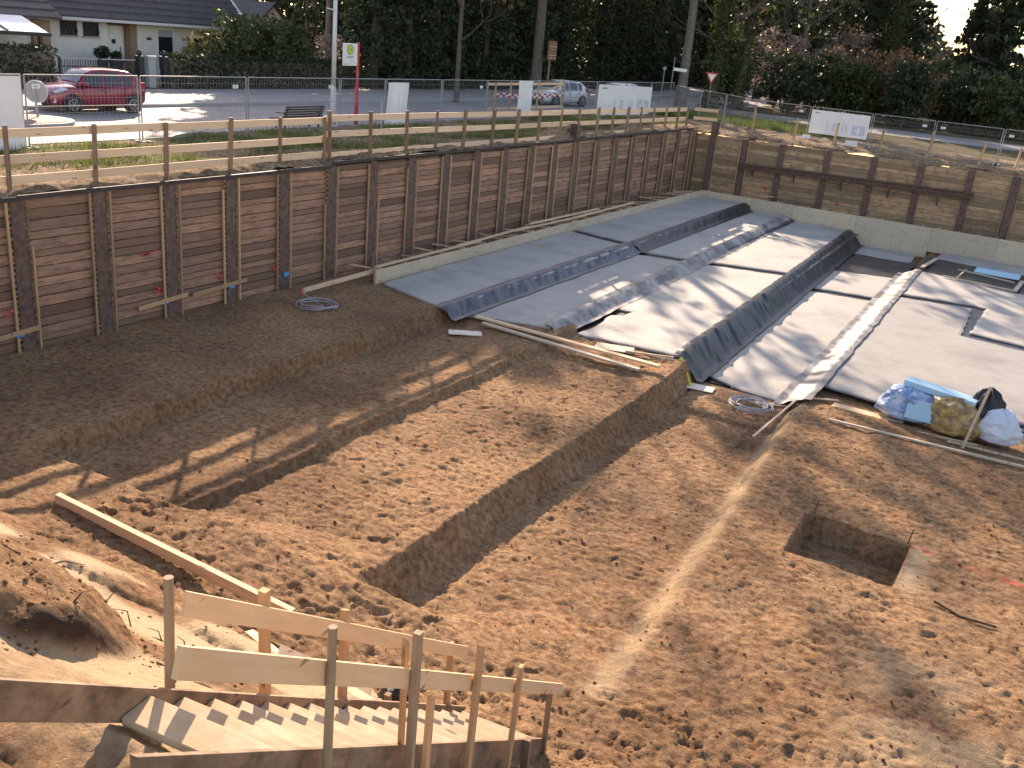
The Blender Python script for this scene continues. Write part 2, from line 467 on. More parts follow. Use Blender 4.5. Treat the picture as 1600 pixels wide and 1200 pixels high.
def roof_mat():
    m, nt, b = new_mat('roof_tiles')
    v = coords(nt)
    nt.links.new(ramp(nt, noise(nt, v, 4, 5), [(0.3, (0.035, 0.032, 0.033)), (0.7, (0.075, 0.066, 0.064))]), b.inputs['Base Color'])
    b.inputs['Roughness'].default_value = 0.65
    return m
M['roof'] = roof_mat()
def brick_mat():
    m, nt, b = new_mat('tan_brick')
    t = N(nt, 'ShaderNodeTexBrick')
    nt.links.new(coords(nt, (1, 1, 1)), t.inputs['Vector'])
    t.inputs['Color1'].default_value = (0.26, 0.15, 0.085, 1); t.inputs['Color2'].default_value = (0.32, 0.20, 0.12, 1)
    t.inputs['Mortar'].default_value = (0.3, 0.27, 0.23, 1); t.inputs['Scale'].default_value = 4.0
    nt.links.new(t.outputs['Color'], b.inputs['Base Color']); b.inputs['Roughness'].default_value = 0.9
    return m
M['brick'] = brick_mat()

# ------------------------------------------------------------------ the pit floor
def ridge_low(y):
    return 13.68 - 0.075 * (np.clip(y, 8, 22.5) - 9.8) - 0.024 * np.clip(y - 22.5, 0, 30)

def pit_base(X, Y, rough=True):
    wob = 0.03 * fbm(Y, Y * 0 + 3, 1.6, 11, 3) + 0.02 * vnoise(Y * 9, Y * 0, 15) if rough else 0.0
    z = np.zeros_like(X)
    far = np.clip(Y - 21.0, 0, 30)
    X = X + far * np.interp(X, [0, 3, 4, 6.5, 10, 10.9, 11.0, 40], [0, 0.005, 0.018, 0.03, 0.045, 0.045, 0.0, 0.0])
    X = X + 0.14 * (far > 1.4)
    x1 = X + wob
    nr = sstep(21.0, 18.5, Y)
    z = z - (0.30 + 0.11 * nr) * lin(3.88, 4.05, x1)
    z = z - 0.16 * lin(6.86 - 0.13 * nr, 6.97 - 0.13 * nr, x1 + 0.02 * np.sin(Y))
    # the main step, near-end notch
    x3 = X + wob * 1.4 + (0.03 * vnoise(Y * 11, X * 2, 17) + 0.02 * vnoise(Y * 23, X * 3, 19) if rough else 0)
    z = z - (0.60 - 0.11 * nr) * lin(10.14 - 0.08 * nr, 10.46, x3)
    rl = ridge_low(Y) + wob
    z = z + 0.34 * sstep(0, 1, (X - rl) / 0.42)
    z = z + 0.08 * ((Y > 20.55) & (X > 10.5) & (X < rl)) * 1.0
    # near end of the strips: floor climbs back to the bench
    near = np.interp(X, [0, 6, 8.6, 10.2, 11.2, 12.5, 13.6, 15], [0.0, 0.0, -0.12, -0.40, -0.62, -0.72, -0.74, -0.72])
    yend = np.interp(X, [0, 4.1, 6.9, 10.2, 10.5, 11.0, 12.0, 13.0], [8.2, 8.45, 8.6, 9.1, 9.25, 9.4, 9.3, 9.2])
    wid = np.interp(X, [0, 4.0, 6.8, 7.2, 9.8, 10.3, 11.0, 12.0, 13], [0.3, 0.3, 0.35, 0.9, 1.4, 0.45, 0.4, 1.6, 2.2])
    k = lin(0, 1, (Y - yend + 0.04 * vnoise(X * 4, Y * 4, 31)) / wid)
    z = near * (1 - k) + z * k
    return z

def emb(X, Y):
    """sand embankment carrying the stair"""
    z = 2.72 - (Y - 3.18) * 0.742
    foot = np.interp(X, [0, 5, 10.5, 12, 14], [0.35, 0.25, 0.12, -0.05, -0.05])
    z = z + foot * 0 - np.clip(X - 14.25, 0, 9) * 1.7
    z = np.minimum(z, 2.95 + 0.1 * fbm(X, Y, 2.0, 41, 3))
    # hollow beside the stair and lumpy spoil
    z = z + 0.12 * fbm(X, Y, 1.5, 43, 4) * sstep(7.6, 5.5, Y)
    return z

def box_hole(X, Y):
    w = 0.025
    a = lin(14.80, 14.80 + w * 2, X + 0.03 * vnoise(Y * 5, Y, 51)) * lin(16.56, 16.52, X) * lin(14.70, 14.78, Y + 0.03 * vnoise(X * 6, X, 53)) * lin(16.36, 16.30, Y + 0.03 * vnoise(X * 7, X, 52))
    return a

def axis_lines(segs):
    out = []
    for a, b, st in segs:
        out += list(np.arange(a, b - st * 0.5, st))
    out.append(segs[-1][1])
    return np.array(out)

XL = axis_lines([(-0.06, 19.2, 0.042), (19.2, 23, 0.12), (23, 34, 0.6)])
YL = axis_lines([(-9, 1.8, 0.4), (1.8, 22.9, 0.042), (22.9, 28, 0.15), (28, 48.36, 0.35)])
X, Y = np.meshgrid(XL, YL)
base = pit_base(X, Y)
e = emb(X, Y)
hgt = np.maximum(base, e)
# smooth the meeting line
d = e - base
t = np.clip(0.5 + d / 0.5, 0, 1)
hgt = hgt + 0.5 * t * (1 - t) * 0.4
is_emb = sstep(-0.05, 0.35, d)
hole = box_hole(X, Y)
hgt = hgt - 0.46 * hole
# spoil heap on the left of the stair with its cut face
def heap(cx, cy, rx, ry, h, seed):
    q = ((X - cx) / rx) ** 2 + ((Y - cy) / ry) ** 2
    q = q * (1 + 0.7 * fbm(X, Y, 0.8, seed, 3))
    return h * np.clip(1 - q, 0, 1) ** 0.6
hp = heap(10.75, 3.8, 1.5, 0.85, 0.52, 61)
hp = hp * sstep(12.0, 11.84, X + 0.3 * fbm(X, Y, 0.5, 63, 3))
humus = 0.85 * sstep(11.72, 11.86, X + 0.35 * fbm(X, Y, 0.3, 69, 4)) * sstep(12.1, 11.98, X) * sstep(0.02, 0.12, hp) * sstep(0.55, 0.3, hp)
hgt = hgt + hp + (0.07 * fbm(X, Y, 0.14, 64, 2, 0.8) + 0.09 * fbm(X, Y, 0.6, 62, 2)) * sstep(0.0, 0.2, hp)
hgt = hgt + heap(13.6, 7.2, 0.5, 0.5, 0.0, 65)
hgt = hgt + heap(14.75, 7.9, 0.55, 0.45, 0.28, 66)
hgt = hgt + heap(8.8, 6.2, 1.2, 0.5, 0.18, 67) + heap(10.9, 6.35, 0.8, 0.35, 0.16, 68)
# general unevenness
under = ((Y > 22.6) & (X > 1.2)).astype(float)
flat = (1 - is_emb * 0.3) * (1 - under * 0.9)
hgt = hgt - 0.10 * sstep(22.4, 23.0, Y) * (X > 1.25) * (Y < 47.0)
hgt = hgt + flat * (0.05 * fbm(X, Y, 2.2, 1, 3) + 0.030 * fbm(X, Y, 0.42, 5, 3))
shade = sstep(7.0, 6.4, X)
fine = 0.026 * fbm(X * 0.6, Y * 1.3, 0.10, 21, 2, 0.8) + 0.012 * (np.random.default_rng(5).random(X.shape) - 0.5) * sstep(-0.2, 0.2, fbm(X, Y, 0.8, 29, 2))
hgt = hgt + fine * (1 - 0.6 * shade) * (1 - under)
# pock marks: trodden clods
r2 = np.abs(fbm(X * 0.8, Y * 1.3, 0.17, 25, 3))
clod = np.clip(0.16 - r2, 0, 0.16) / 0.16
patch = sstep(-0.12, 0.16, fbm(X, Y, 1.3, 27, 2))
hgt = hgt - 0.013 * clod * patch * (1 - 0.7 * shade) * (1 - under) * (1 - hole) * (1 - 0.4 * is_emb)
# footprints
nfine_x = np.searchsorted(XL, 19.2); nfx0 = 0
NZ = fbm(X, Y, 0.13, 77, 3, 0.6)
def stamp(cx, cy, a, b, ang, dep, heel=True):
    i0, i1 = np.searchsorted(XL, [cx - 0.35, cx + 0.35]); j0, j1 = np.searchsorted(YL, [cy - 0.35, cy + 0.35])
    if i1 - i0 < 3 or j1 - j0 < 3: return
    dx = X[j0:j1, i0:i1] - cx; dy = Y[j0:j1, i0:i1] - cy
    u = (dx * math.cos(ang) + dy * math.sin(ang)) / a; w = (-dx * math.sin(ang) + dy * math.cos(ang)) / b
    q = np.sqrt(u * u + w * w) + 1.1 * NZ[j0:j1, i0:i1]
    hgt[j0:j1, i0:i1] += -dep * np.clip(1 - q ** 4, 0, 1) + dep * 0.5 * np.exp(-((q - 1.2) / 0.18) ** 2)
for k in range(1900):
    cx = random.uniform(6.9, 19.0); cy = random.uniform(8.6, 22.3)
    if abs(cx - 10.3) < 0.5 or abs(cx - ridge_low(cy) - 0.2) < 0.45: continue
    if 14.5 < cx < 16.8 and 14.4 < cy < 16.6: continue
    dens = float(fbm(np.array([cx]), np.array([cy]), 2.0, 71, 2)[0])
    if dens < -0.12 and random.random() < 0.75: continue
    a = random.choice((0.06, 0.09, 0.13, 0.15)); stamp(cx, cy, a, a * random.uniform(0.35, 0.6), random.choice((0.3, 1.3, 0.8, random.uniform(0, 6.28))), random.uniform(0.008, 0.024))
for k in range(260):
    cx = random.uniform(6.5, 15.5); cy = random.uniform(6.6, 9.6)
    a = random.choice((0.09, 0.14)); stamp(cx, cy, a, a * 0.45, random.uniform(0, 6.28), random.uniform(0.02, 0.05))
for k in range(300):
    stamp(random.uniform(0.3, 6.7), random.uniform(8.5, 20.5), 0.13, 0.06, random.uniform(0, 6.28), random.uniform(0.005, 0.016))
# crawler track prints
for (x0, y0, ang, n) in ((11.6, 9.9, 0.75, 16), (12.4, 9.7, 0.75, 14), (14.4, 9.2, 0.35, 22), (14.6, 8.75, 0.35, 22), (15.8, 12.0, 1.25, 18), (8.2, 10.5, 1.35, 30)):
    for k in range(n):
        cx = x0 + math.cos(ang) * k * 0.2; cy = y0 + math.sin(ang) * k * 0.2
        if 14.4 < cx < 16.9 and 14.3 < cy < 16.7: continue
        stamp(cx, cy, 0.055, 0.2, ang, 0.022)
# smooth trowelled sand and pale patches, plus sunlit faces painted into the colour
pale = sstep(0.35, 0.75, is_emb) * sstep(-0.05, 0.18, fbm(X, Y, 1.7, 81, 3) + 0.24 - 0.10 * np.abs(X - 11.0) / 3) * sstep(0.12, 0.0, hp) * sstep(2.4, 3.2, Y)
pale = np.maximum(pale, 0.8 * sstep(0.0, 0.2, X - 16.5) * sstep(17.2, 16.6, X) * sstep(14.5, 15.0, Y) * sstep(16.6, 16.2, Y))  # sunlit right side of the square hole, its brightness painted in
pale = np.maximum(pale, 0.55 * sstep(-0.25, 0.0, X - ridge_low(Y) - 0.1) * sstep(0.55, 0.25, X - ridge_low(Y)) * (Y > 9.4) * (Y < 22.3))  # ridge slope facing the sun: brightness painted into the soil colour
pale = np.maximum(pale, 0.5 * sstep(0.05, 0.22, fbm(X, Y, 1.1, 83, 2)) * sstep(16, 17.5, X) * sstep(13.5, 12, Y))
red_line = np.exp(-((Y - 16.36 + 0.10 * (X - 16.5)) / 0.05) ** 2) * (X > 16.5) * (X < 18.8) * sstep(-0.1, 0.25, fbm(X, Y, 0.3, 91, 3))
me = np_mesh('pit_floor', np.stack([X, Y, hgt], -1).reshape(-1, 3), grid_faces(len(XL), len(YL)))
for nm, arr in (('pale', pale), ('red_line', red_line * 0.8), ('humus', humus)):
    at = me.attributes.new(nm, 'FLOAT', 'POINT'); at.data.foreach_set('value', arr.astype(np.float32).ravel())
pit = mesh_obj('pit_floor', me, M['soil'], None, True)
tag(pit, kind='structure')
def ground_z(x, y):
    i = int(np.clip(np.searchsorted(XL, x), 0, len(XL) - 1)); j = int(np.clip(np.searchsorted(YL, y), 0, len(YL) - 1))
    return float(hgt[j, i])

# ------------------------------------------------------------------ ground above the pit
GZ = 3.06
g = MB()
for (x0, x1, y0, y1) in ((-700, -0.3, -200, 900), (-0.3, 34.2, 48.75, 900), (34.2, 700, -200, 900), (-0.3, 34.2, -200, -9)):
    g.add([(x0, y0, GZ), (x1, y0, GZ), (x1, y1, GZ), (x0, y1, GZ)], [(0, 1, 2, 3)])
tag(g.build('ground', M['ground']), kind='structure')
g = MB(); g.box(34.2, 34.5, -9, 48.6, -1.5, GZ - 0.002); g.box(-0.3, 34.2, -9.3, -9, -1.5, GZ - 0.002)
g.box(-0.45, -0.135, -6, 48.55, -1.5, 3.10); g.box(-0.44, 34.2, 48.47, 48.9, -1.5, 2.93)
tag(g.build('earth_bank', M['verge']), kind='structure')

def upper_patch(name, xs, ys, fn, mat):
    Xa, Ya = np.meshgrid(xs, ys)
    me = np_mesh(name, np.stack([Xa, Ya, fn(Xa, Ya)], -1).reshape(-1, 3), grid_faces(len(xs), len(ys)))
    return tag(mesh_obj(name, me, mat, None, True), kind='structure')
def verge_z(X, Y):
    lvl = 3.13 + 0.10 * sstep(20.0, 20.8, Y) - 0.03 * sstep(-3, -6, X)
    z = lvl + 0.10 * fbm(X, Y, 1.1, 101, 4) * sstep(-6.4, -4.5, X) + 0.05 * fbm(X, Y, 0.25, 105, 3)
    z = z + 0.45 * np.exp(-((X + 0.9) / 0.6) ** 2 - ((Y - 35.2) / 1.2) ** 2) + 0.3 * np.exp(-((X + 0.8) / 0.5) ** 2 - ((Y - 41.2) / 1.0) ** 2)
    z = z + 0.12 * np.exp(-((X + 0.7) / 0.5) ** 2) * (1 + 1.5 * fbm(Y, Y * 0, 2.0, 107, 3))
    z = z - (0.03 + 0.14 * fbm(X, Y, 0.6, 109, 3)) * sstep(-0.5, -0.1, X)
    return np.where(X < -6.35, GZ - 0.05, z)
upper_patch('verge', axis_lines([(-6.5, -0.10, 0.08)]), axis_lines([(-4, 48.8, 0.1)]), verge_z, M['verge'])
def verge_back_z(X, Y):
    z = 3.09 + 0.08 * fbm(X, Y, 0.9, 111, 4) + 0.05 * fbm(X, Y, 0.22, 115, 3) + 0.10 * np.exp(-((Y - 49.3) / 0.4) ** 2)
    z = z - (0.12 + 0.22 * fbm(X, Y, 0.7, 117, 3)) * sstep(48.95, 48.45, Y)
    return np.where(Y > 55.8, GZ - 0.05, z) - 0.3 * (X > 33.9)
upper_patch('verge', axis_lines([(-6.5, 34, 0.16)]), axis_lines([(48.44, 56, 0.12)]), verge_back_z, M['verge'])

m_ = MB(); m_.add([(-13.6, -120, GZ + .012), (-6.55, -120, GZ + .012), (-6.55, 260, GZ + .012), (-13.6, 260, GZ + .012)], [(0, 1, 2, 3)])
m_.add([(-6.55, 64, GZ + .016), (120, 66, GZ + .016), (120, 72, GZ + .016), (-6.55, 70.5, GZ + .016)], [(0, 1, 2, 3)])
tag(m_.build('road', M['asphalt']), kind='structure')
m_ = MB(); m_.box(-18.9, -13.78, -120, 200, GZ - 0.1, GZ + 0.13)
tag(m_.build('pavement', M['paving']), kind='structure')
m_ = MB(); m_.box(-13.78, -13.62, -120, 200, GZ - 0.1, GZ + 0.145)
tag(m_.build('kerb', M['kerb']), kind='structure')
# garden ground in front of the house
m_ = MB(); m_.box(-60, -18.9, -60, 120, GZ - 0.1, GZ + 0.12)
tag(m_.build('garden_ground', M['ground']), kind='structure')

# ------------------------------------------------------------------ soldier beam walls
def h_beam_mesh(name, h0, h1):
    b = MB()
    b.box(-0.02, 0.0, -0.15, 0.15, h0, h1); b.box(-0.28, -0.02, -0.008, 0.008, h0, h1); b.box(-0.30, -0.28, -0.15, 0.15, h0, h1)
    return b.mesh(name)
def plank_meshes(n, L, axis):
    out = []
    for k in range(n):
        b = MB(); w = 0.05
        e = [random.uniform(-0.012, 0.012) for _ in range(6)]
        # plank of unit height (scaled per piece), gently bowed edge, three stations
        st = [(-L / 2, e[0], e[1]), (0.05 * L, e[2], e[3]), (L / 2, e[4], e[5])]
        vs = []
        for (u, lo, hi) in st:
            for d_, z_ in ((-w, 0.05 + lo), (0, 0.05 + lo), (0, 0.94 + hi), (-w, 0.94 + hi)):
                vs.append((d_, u, z_) if axis == 'y' else (u, -d_, z_))
        fs = []
        for s_ in range(2):
            for q in range(4):
                a = s_ * 4 + q; c = s_ * 4 + (q + 1) % 4
                fs.append((a, c, c + 4, a + 4))
        fs += [(3, 2, 1, 0), (8, 9, 10, 11)]
        if axis == 'x': fs = [f[::-1] for f in fs]
        b.add(vs, fs)
        out.append(b)
    return out

WT = 3.16
SP = 1.826
BY = [11.10 + SP * k for k in range(-6, 21)]          # soldier beams along the left wall
wall = empty('retaining_wall', (0, 11.1, 0), 'long timber lagging wall with rusty steel soldier beams on the left of the pit', 'wall')
bm_ = h_beam_mesh('soldier_beam', -1.0, WT)
for k, y in enumerate(BY):
    tall = abs(y - 34.84) < 0.9
    o = mesh_obj('soldier_beam', bm_ if not tall else h_beam_mesh('soldier_beam_tall', -1.0, WT + 0.65), M['rust'], wall)
    o.location = (0, y, 0)
pm = plank_meshes(6, SP - 0.10, 'y')
pmm = [p.mesh('plank') for p in pm]
for p in pmm: p.materials.append(M['lag'])
far_lag = MB()
npl = 0
for k in range(len(BY) - 1):
    yc = (BY[k] + BY[k + 1]) / 2
    z = -0.15
    while z < WT - 0.10:
        hh = random.choice((0.14, 0.16, 0.18, 0.2, 0.23))
        hh = min(hh, WT - 0.02 - z)
        dx = -0.048 + random.uniform(-0.045, 0.0)
        if 6 <= k < 22 and npl < 300 or 5 == k:
            o = mesh_obj('plank', random.choice(pmm), None, wall)
            o.location = (dx, yc, z); o.scale = (1, 1, hh); o.rotation_euler = (random.uniform(-0.006, 0.006), random.uniform(-0.02, 0.02), 0)
            npl += 1
        else:
            p = random.choice(pm)
            far_lag.add([(v[0] + dx, v[1] + yc, v[2] * hh + z) for v in p.v], p.f)
        z += hh
tag(far_lag.build('plank_lagging', M['lag'], wall), kind='stuff')
bt = MB(); bt.box(-0.02, 0.02, -0.022, 0.022, 0, 1); btm = bt.mesh('batten'); btm.materials.append(M['batten'])
wed = MB()
for y in BY:
    for s in (-1, 1):
        z0 = random.choice((-0.1, -0.1, -0.05)); split = random.random() < 0.4
        top = WT - random.choice((0.02, 0.05, 0.3, 1.0)) if split else WT - 0.06
        o = mesh_obj('batten', btm, None, wall); o.location = (0.012, y + s * random.uniform(0.235, 0.25), z0); o.scale = (1, 1, top - z0)
        o.rotation_euler = (random.uniform(-0.006, 0.006), 0, 0)
        z = 0.05
        while z < WT - 0.1:
            hh = random.uniform(0.05, 0.10)
            wed.box(-0.05, 0.005 + random.uniform(0, 0.012), y + s * 0.19 - 0.022, y + s * 0.19 + 0.022, z, z + hh * 0.75)
            z += hh + 0.04
tag(wed.build('wedge_blocks', M['postwood'], wall), kind='stuff')
cb = MB(); cb.box(-0.02, 0.035, -SP / 2, SP / 2 - 0.01, -0.045, 0.045); cbm = cb.mesh('capping_bar'); cbm.materials.append(M['darksteel'])
for k in range(len(BY) - 1):
    o = mesh_obj('capping_bar', cbm, None, wall)
    o.location = (-0.0225 + 0.035, (BY[k] + BY[k + 1]) / 2, WT - 0.02 + 0.10 * (BY[k] > 20) * 0.8 + random.uniform(-0.01, 0.01)); o.rotation_euler = (random.uniform(-0.006, 0.006), 0, 0)
# spray marks and blue tape marks on the planks
def scrawl(y, z, w, h, parent, mat, name='paint_mark', n=5):
    b = MB()
    for k in range(n):
        a = (0.014, y + random.uniform(-w, w), z + random.uniform(-h, h)); c = (0.014, y + random.uniform(-w, w), z + random.uniform(-h, h))
        b.bar(a, c, 0.006, 0.03)
    b.build(name, mat, parent)
for (y, z) in ((10.75, 0.85), (14.35, 0.72), (16.15, 0.75), (18.1, 0.62), (23.9, 0.55)):
    scrawl(y, z, 0.13, 0.11, wall, M['spray'])
scrawl(14.1, 1.62, 0.2, 0.03, wall, M['spray'], n=3); scrawl(24.8, 1.2, 0.15, 0.03, wall, M['spray'], n=3)
for (y, z) in ((10.9, 0.42), (14.5, 0.42), (16.55, 0.44), (18.45, 0.42)):
    b = MB(); b.box(0.036, 0.042, y - 0.09, y + 0.09, z - 0.06, z + 0.06); b.build('tape_mark', M['bluetape'], wall)
for (y0, y1, z) in ((13.75, 15.15, 0.42), (15.3, 17.05, 0.46), (10.0, 11.3, 0.42)):
    b = MB(); b.bar((0.035, y0, z - 0.03), (0.035, y1, z + 0.06), 0.03, 0.10); b.build('ledger_board', M['batten'], wall)

# back wall
BWY = 48.35
back = empty('retaining_wall', (1, BWY, 0), 'timber lagging wall across the far end with a horizontal steel waler', 'wall')
BX = [0.83, 2.56, 4.45, 6.70, 8.87, 11.0, 13.15, 15.0, 17.1, 19.2, 21.3, 23.4, 25.5, 27.6, 29.7, 31.8, 33.9]
for k, x in enumerate(BX):
    b = MB(); top = 3.62 if k == 0 else 2.98
    b.box(x - 0.15, x + 0.15, BWY, BWY + 0.02, -1.4, top); b.box(x - 0.008, x + 0.008, BWY + 0.02, BWY + 0.28, -1.4, top); b.box(x - 0.15, x + 0.15, BWY + 0.28, BWY + 0.30, -1.4, top)
    b.build('soldier_beam', M['rust'], back)
xs = [-0.05] + BX
bl = MB()
for k in range(len(xs) - 1):
    L = xs[k + 1] - xs[k]; xc = (xs[k] + xs[k + 1]) / 2
    z = -1.3
    while z < 2.92:
        hh = min(random.choice((0.16, 0.2, 0.24)), 2.98 - z); dy = 0.055 + random.uniform(0, 0.03)
        if 1 <= k <= 8 and z > 0.2:
            b = MB(); b.box(xc - L / 2 + 0.05, xc + L / 2 - 0.05, BWY + dy, BWY + dy + 0.05, z + 0.006, z + hh - 0.006); b.build('plank', M['lag_x'], back)
        else:
            bl.box(xc - L / 2 + 0.05, xc + L / 2 - 0.05, BWY + dy, BWY + dy + 0.05, z + 0.006, z + hh - 0.006)
        z += hh
tag(bl.build('plank_lagging', M['lag_x'], back), kind='stuff')
for x0 in (0.83, 2.56, 15.0):
    for s in (-0.22, 0.22):
        b = MB(); b.box(x0 + s - 0.02, x0 + s + 0.02, BWY - 0.01, BWY + 0.03, -0.2, 2.9); b.build('batten', M['batten'], back)
b = MB()
for zz in (1.55, 1.80):
    b.bar((2.45, BWY - 0.16, zz), (8.2, BWY - 0.16, zz + 0.12), 0.22, 0.03); b.bar((8.2, BWY - 0.16, zz + 0.12), (13.45, BWY - 0.16, zz + 0.22), 0.22, 0.03)
b.bar((2.45, BWY - 0.08, 1.675), (13.45, BWY - 0.08, 1.9), 0.02, 0.2)
b.build('waler', M['rust'], back)
for x in (3.2, 5.3, 7.6, 9.8, 12.0):
    b = MB(); b.add([(x - .02, BWY, 1.6), (x - .02, BWY - 0.28, 1.6), (x - .02, BWY, 1.2), (x + .02, BWY, 1.6), (x + .02, BWY - 0.28, 1.6), (x + .02, BWY, 1.2)], [(0, 1, 2), (5, 4, 3), (0, 3, 4, 1), (1, 4, 5, 2), (2, 5, 3, 0)])
    b.build('bracket', M['rust'], back)
for (x, z) in ((3.95, 0.75), (7.6, 0.55)):
    b = MB()
    for k in range(5):
        b.bar((x + random.uniform(-.12, .12), BWY + 0.045, z + random.uniform(-.1, .1)), (x + random.uniform(-.12, .12), BWY + 0.045, z + random.uniform(-.1, .1)), 0.012, 0.035)
    b.build('paint_mark', M['spray'], back)

# ------------------------------------------------------------------ concrete slabs and formwork
def densify(poly, step):
    out = []
    n = len(poly)
    for i in range(n):
        a = Vector(poly[i]); b = Vector(poly[(i + 1) % n]); L = (b - a).length; m = max(1, int(L / step))
        for k in range(m): out.append(a + (b - a) * k / m)
    return out
def slab(poly, z, label, mat='concrete', th=0.07):
    pts = densify(poly, 0.22)
    c = sum((Vector(p) for p in poly), Vector((0, 0))) / len(poly)
    outer = []; inner = []
    n = len(pts)
    for i, p in enumerate(pts):
        t = (pts[(i + 1) % n] - pts[i - 1]).normalized(); nr = Vector((t.y, -t.x))
        w = 0.035 * math.sin(i * 1.7) * random.random() + random.uniform(-0.02, 0.02)
        outer.append(p + nr * (0.03 + w)); inner.append(p - nr * (0.05 - w))
    vs = [(p.x, p.y, z - th) for p in outer] + [(p.x, p.y, z - 0.02) for p in outer] + [(p.x, p.y, z) for p in inner]
    fs = [(r * n + i, r * n + (i + 1) % n, (r + 1) * n + (i + 1) % n, (r + 1) * n + i) for r in range(2) for i in range(n)]
    fs.append(tuple(range(2 * n, 3 * n)))
    b = MB(); b.add(vs, fs)
    o = b.build('concrete_slab', M[mat], None, False)
    return tag(o, label, 'slab', 'concrete blinding slabs')
Z1, Z2, Z3, Z4, Z5 = 0.06, -0.22, -0.37, -0.94, -0.63
slab([(1.4, 20.95), (2.9, 20.45), (4.0, 20.2), (3.95, 31.95), (1.24, 32.55)], Z1, 'grey concrete slab against the left formwork, nearer of the two')
slab([(1.24, 33.15), (3.92, 32.6), (3.6, 46.9), (1.24, 46.9)], Z1, 'grey concrete slab against the left formwork, in the far corner')
slab([(4.32, 20.9), (5.3, 21.3), (6.45, 21.6), (6.1, 32.5), (4.22, 32.2)], Z2, 'shaded concrete slab between the wrinkled blue film and the ladder-like shadow')
slab([(4.2, 32.95), (6.05, 33.2), (5.7, 46.9), (3.98, 46.9)], Z2, 'far concrete slab second from the left wall, touching the back formwork')
slab([(7.05, 22.15), (8.4, 22.3), (9.86, 22.45), (9.25, 34.3), (6.45, 33.5), (6.5, 25.35), (7.22, 25.3), (7.2, 24.75), (6.9, 24.5), (7.12, 23.1)], Z3, 'large sunlit concrete slab with an L-shaped notch at its near left corner')
slab([(6.4, 34.2), (9.2, 35.0), (8.75, 46.9), (6.0, 46.9)], Z3, 'far sunlit concrete slab crossed by branch shadows, third from the left wall')
slab([(10.5, 23.2), (11.5, 22.75), (12.55, 22.6), (12.25, 35.65), (9.95, 35.25)], Z4, 'low concrete slab with a curved shadow edge beside the black film')
slab([(9.92, 36.0), (12.22, 36.4), (12.1, 40.6), (9.75, 39.8)], Z4, 'small low concrete slab in front of the dark wet film')
slab([(9.5, 44.6), (11.9, 44.6), (11.8, 46.9), (9.35, 46.9)], Z4, 'low concrete slab strip right against the back formwork')
slab([(13.25, 23.8), (15.0, 23.5), (17.6, 24.6), (22, 25.6), (22, 31.0), (15.45, 32.0), (15.3, 36.25), (12.85, 35.75)], Z5, 'dusty concrete slab with square panel marks behind the rubbish bags', 'concrete2')
slab([(12.85, 36.5), (15.35, 37.0), (15.75, 36.8), (15.7, 32.7), (22, 31.8), (22, 40.0), (16.6, 40.6), (12.6, 41.6)], Z5, 'L-shaped concrete slab at the far right behind the square marked one')
slab([(12.9, 45.2), (22, 44.6), (22, 46.9), (12.9, 46.9)], Z5, 'concrete slab strip at the far right along the back formwork')

def film_strip(name, label, xa, za, xb, zb, y0, y1, mat, amp=0.035, skew=0.6, group='plastic film strips'):
    """wrinkled plastic sheet laid over a step; xa/xb functions of y"""
    ny = int((y1 - y0) / 0.045); nu = 13
    ys = np.linspace(y0, y1, ny); us = np.linspace(0, 1, nu)
    U, YY = np.meshgrid(us, ys)
    xa_ = np.array([xa(y) for y in ys])[:, None]; xb_ = np.array([xb(y) for y in ys])[:, None]
    # lip, face, foot
    prof_x = np.interp(us, [0, .18, .82, 1], [-0.16, 0.0, 1.0, 1.0]); lip = np.where(us < .18, (us / .18 - 1) * 0.18, 0)
    foot = np.where(us > .82, (us - .82) / .18 * 0.16, 0)
    Xg = xa_ + (xb_ - xa_) * np.clip(prof_x, 0, 1)[None, :] + lip[None, :] + foot[None, :]
    Zg = za + (zb - za) * np.interp(us, [0, .18, .82, 1], [0, 0, 1, 1])[None, :] + 0 * U
    sk = YY + skew * U
    wr = amp * fbm(sk, U * 0.3, 0.33, 201, 3) * 1.6 + amp * 0.9 * np.abs(fbm(sk * 1.3 + 3, U * 0.5, 0.8, 205, 3))
    wr = np.maximum(wr, -0.012)
    env = np.sin(np.clip(U, 0.02, 0.98) * math.pi) ** 0.6
    Zg = Zg + 0.03 + wr * env; Xg = Xg + wr * env * 0.7
    ed = 0.05 * fbm(YY, U, 0.6, 209, 3)
    Xg = Xg + ed * ((U < 0.05) | (U > 0.95)); 
    Zg = Zg + 0.012 * (U < 0.1)
    # waved near and far ends
    YYw = YY + 0.18 * fbm(U * 2, U * 0 + y0, 0.4, 213, 3) * (np.abs(YY - y0) < 0.6)
    me = np_mesh(name, np.stack([Xg, YYw, Zg], -1).reshape(-1, 3), grid_faces(nu, ny))
    o = mesh_obj(name, me, M[mat], None, True)
    return tag(o, label, 'plastic sheet', group)
film_strip('plastic_film', 'wrinkled blue-black film over the first step, nearest the left wall', lambda y: 4.0 - 0.012 * (y - 20), Z1 + 0.01, lambda y: 4.30 - 0.012 * (y - 20), Z2, 20.0, 32.5, 'filmblue', 0.05)
film_strip('plastic_film', 'smooth dark film over the first step, far half', lambda y: 3.88 - 0.018 * (y - 32.5), Z1 + 0.01, lambda y: 4.16 - 0.018 * (y - 32.5), Z2, 32.6, 46.8, 'film', 0.025)
film_strip('plastic_film', 'narrow dusty grey film edge between the second and third slab strips', lambda y: 6.42 - 0.03 * (y - 22), Z2 + 0.02, lambda y: 6.72 - 0.03 * (y - 22), Z3 - 0.02, 21.5, 46.7, 'filmlight', 0.04)
film_strip('plastic_film', 'broad black film hanging down the deepest step beside the sunlit slab', lambda y: 9.90 - 0.045 * (y - 22), Z3 + 0.01, lambda y: 10.42 - 0.045 * (y - 22), Z4, 22.3, 46.8, 'film', 0.065, 0.3)
